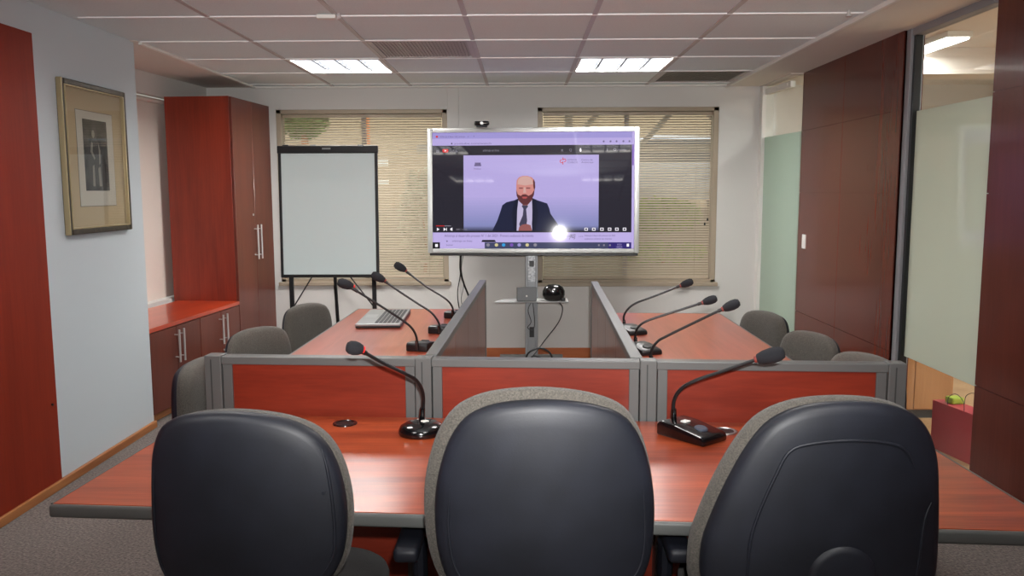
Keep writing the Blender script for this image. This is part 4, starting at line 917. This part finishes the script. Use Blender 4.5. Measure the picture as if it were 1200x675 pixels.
# next room: oak cabinet and red gift bag
t = thing('oak_cabinet', 'pale oak cabinet seen through the clear strip below the frosting', 'cabinet', (2.612, 5.62, 0))
oak = wood('pale_oak', (160, 112, 70), (182, 132, 86), 'Z', .45, .1, .6)
MB().box((-.27, -.17, .06), (.25, .30, .90), .003).build('body', oak, t); MB().box((-.29, -.19, .90), (.27, .32, .925), .003).build('worktop', oak, t); MB().box((-.25, -.15, 0), (.23, .28, .06)).build('plinth', MT['greyd'], t)
MB().box((-.265, -.186, .07), (-.012, -.170, .88), .002).build('door', oak, t); MB().box((-.008, -.186, .07), (.245, -.170, .88), .002).build('door', oak, t)
t = thing('gift_bag', 'red paper gift bag with cord handles standing behind the glass', 'bag', (2.52, 4.66, 0), math.radians(100))
redbag = mat('red_paper', (176, 44, 56), .5); 
bb = MB().prism([(-.19, -.06), (.19, -.06), (.19, .06), (-.19, .06)], 0, .285); bb.build('body', redbag, t)
MB().box((.06, -.05, .285), (.13, .03, .325), .01).build('tissue_paper', mat('lime_tissue', (164, 186, 60), .7), t)
for y in (-.055, .055): MB().tube([(-.07, y, .28), (-.06, y, .335), (0, y, .365), (.06, y, .335), (.07, y, .28)], .002, 6).build('handle', MT['black'], t, smooth=True)

# ================================================================== OUTSIDE THE WINDOWS
og = mat('outdoor_paving', (176, 166, 148), .9, noise=(3, (190, 180, 162)))
sbox('ground_outside', (-14, YB + .25, -.4), (14, 13.0, -.3), og)
sbox('wall_outside_retaining', (-14, 13.0, -.4), (14, 13.25, 1.25), mat('retaining_wall', (172, 160, 138), .9))
sbox('road_outside', (-14, 13.25, .9), (14, 26, 1.0), og)
sbox('wall_outside_house', (-14, 26, 1.0), (14, 26.4, 9), mat('house_render', (180, 160, 132), .9))
# carport canopy beams
cp = thing('carport_canopy', 'pale steel canopy with rafters and diagonal struts outside the window', 'canopy', (1.4, 11.0, 0)); 
steel_w = mat('canopy_paint', (170, 162, 150), .6)
MB().box((-3.0, -1.5, 3.05), (6.0, 1.9, 3.10)).build('roof_sheet', mat('canopy_sheet', (206, 204, 200), .6), cp)
for k in range(6): MB().box((-2.4 + k * .75, -1.5, 2.90), (-2.32 + k * .75, 1.9, 3.04)).build('rafter', steel_w, cp)
MB().box((-3.0, -1.5, 2.60), (6.0, -1.42, 2.70)).build('beam', steel_w, cp); MB().box((-3.0, 1.8, 2.1), (6.0, 1.9, 2.22)).build('beam', steel_w, cp)
for x in (-.75, 1.9): MB().box((x, 1.75, -.3), (x + .12, 1.87, 2.9)).build('post', steel_w, cp)
for x, s in ((-.75, 1), (.35, 1), (1.9, -1)): MB().tube([(x, 1.75, 2.15), (x + .75 * s, 1.75, 2.95)], .045, 6, smooth=False).build('strut', steel_w, cp)
def car(loc, rz, body, label):
    t = thing('parked_car', label, 'car', loc, rz)
    side = [(-2.1, .35), (-2.12, .75), (-1.95, .92), (-1.25, 1.0), (-.75, 1.38), (-.3, 1.46), (.75, 1.44), (1.45, 1.02), (2.0, .92), (2.1, .7), (2.08, .35)]
    b = MB().prism(side, -.82, .82, bev=.05, T=Matrix.Rotation(PI / 2, 4, 'X')); b.build('body', body, t, smooth=True)
    g_ = MB().prism([(-1.12, 1.0), (-.70, 1.33), (-.28, 1.40), (.72, 1.38), (1.28, 1.02)], -.83, .83, T=Matrix.Rotation(PI / 2, 4, 'X')); g_.build('side_window', mat('car_window', (96, 100, 104), .1), t)
    for x in (-1.3, 1.3):
        for y in (-.84, .64): MB().cyl((x, y, .32), (x, y + .2, .32), .32, n=24).build('wheel', MT['black'], t, smooth=True)
    for y in (-.72, .55): MB().box((2.02, y, .72), (2.12, y + .18, .86), .02).build('tail_light', mat('tail_lamp_red', (210, 30, 24), .3), t)
    MB().box((1.9, -.84, .72), (2.06, -.815, .86), .01).build('tail_light', mat('tail_lamp_red', (220, 60, 40), .3), t)
car((2.55, 15.2, 1.0), 0, mat('silver_car_paint', (214, 216, 220), .2, .4, coat=1), 'silver car parked on the raised road behind the wall-screen window')
leafg = mat('bright_leaf', (150, 176, 60), .7, noise=(9, (96, 130, 44))); leafd = mat('tree_leaf', (120, 140, 66), .8, noise=(5, (74, 96, 44)))
def foliage(name, label, cat, loc, rx, ry, rz, n, m, s, trunk=None):
    t = thing(name, label, cat, loc); b = MB()
    for k in range(n):
        a = random.uniform(0, 2 * PI); c = random.uniform(-1, 1); q = math.sqrt(1 - c * c); rr = random.uniform(.55, 1)
        p = Vector((rx * q * math.cos(a) * rr, ry * q * math.sin(a) * rr, rz * c * rr)); u = Vector((random.gauss(0, 1), random.gauss(0, 1), random.gauss(0, 1))).normalized(); v = u.orthogonal().normalized()
        w_ = s * random.uniform(.6, 1.2)
        b.face([p - u * w_, p + v * w_ * .4, p + u * w_, p - v * w_ * .4])
    b.build('foliage', m, t)
    if trunk: MB().tube([(0, 0, -trunk), (.05, 0, -trunk * .4), (0, 0, 0)], [.14, .10, .05], 8).build('trunk', MT['base'], t, smooth=True)
    else: MB().cyl((0, 0, -rz), (0, 0, 0), .03, n=6).build('stem', MT['base'], t)
foliage('garden_shrub', 'yellow-green shrub on the low outdoor wall under the silver car', 'shrub', (2.1, 12.6, 1.15), .62, .3, .28, 900, leafg, .07)
foliage('garden_shrub', 'smaller yellow-green shrub lower down beside the big screen', 'shrub', (2.05, 12.1, .62), .75, .3, .16, 600, leafg, .06)
foliage('garden_shrub', 'pale leafy shrub outside between the flipchart and the screen', 'shrub', (-1.45, 12.4, 1.1), .40, .3, .8, 900, mat('pale_leaf', (206, 204, 176), .7, noise=(6, (150, 148, 120))), .08)
foliage('street_tree', 'round green tree seen over the flipchart through the blind', 'tree', (-4.95, 19.0, 3.15), .60, .5, .45, 1600, leafd, .09, 2.1)
t = thing('street_sign', 'orange and white roadside banner outside behind the flipchart window', 'sign', (-3.05, 16.5, 1.0))
MB().box((-.05, -.02, 1.35), (.07, .02, 1.95), .01).build('banner', mat('orange_banner', (214, 132, 74), .6), t); MB().cyl((.03, .03, 0), (.03, .03, 2.0), .03, n=8).build('pole', MT['grey'], t)
MB().box((.02, -.02, 1.02), (.42, .02, 1.16), .01).box((.02, -.02, .66), (.42, .02, .76), .01).build('plate', MT['white'], t)
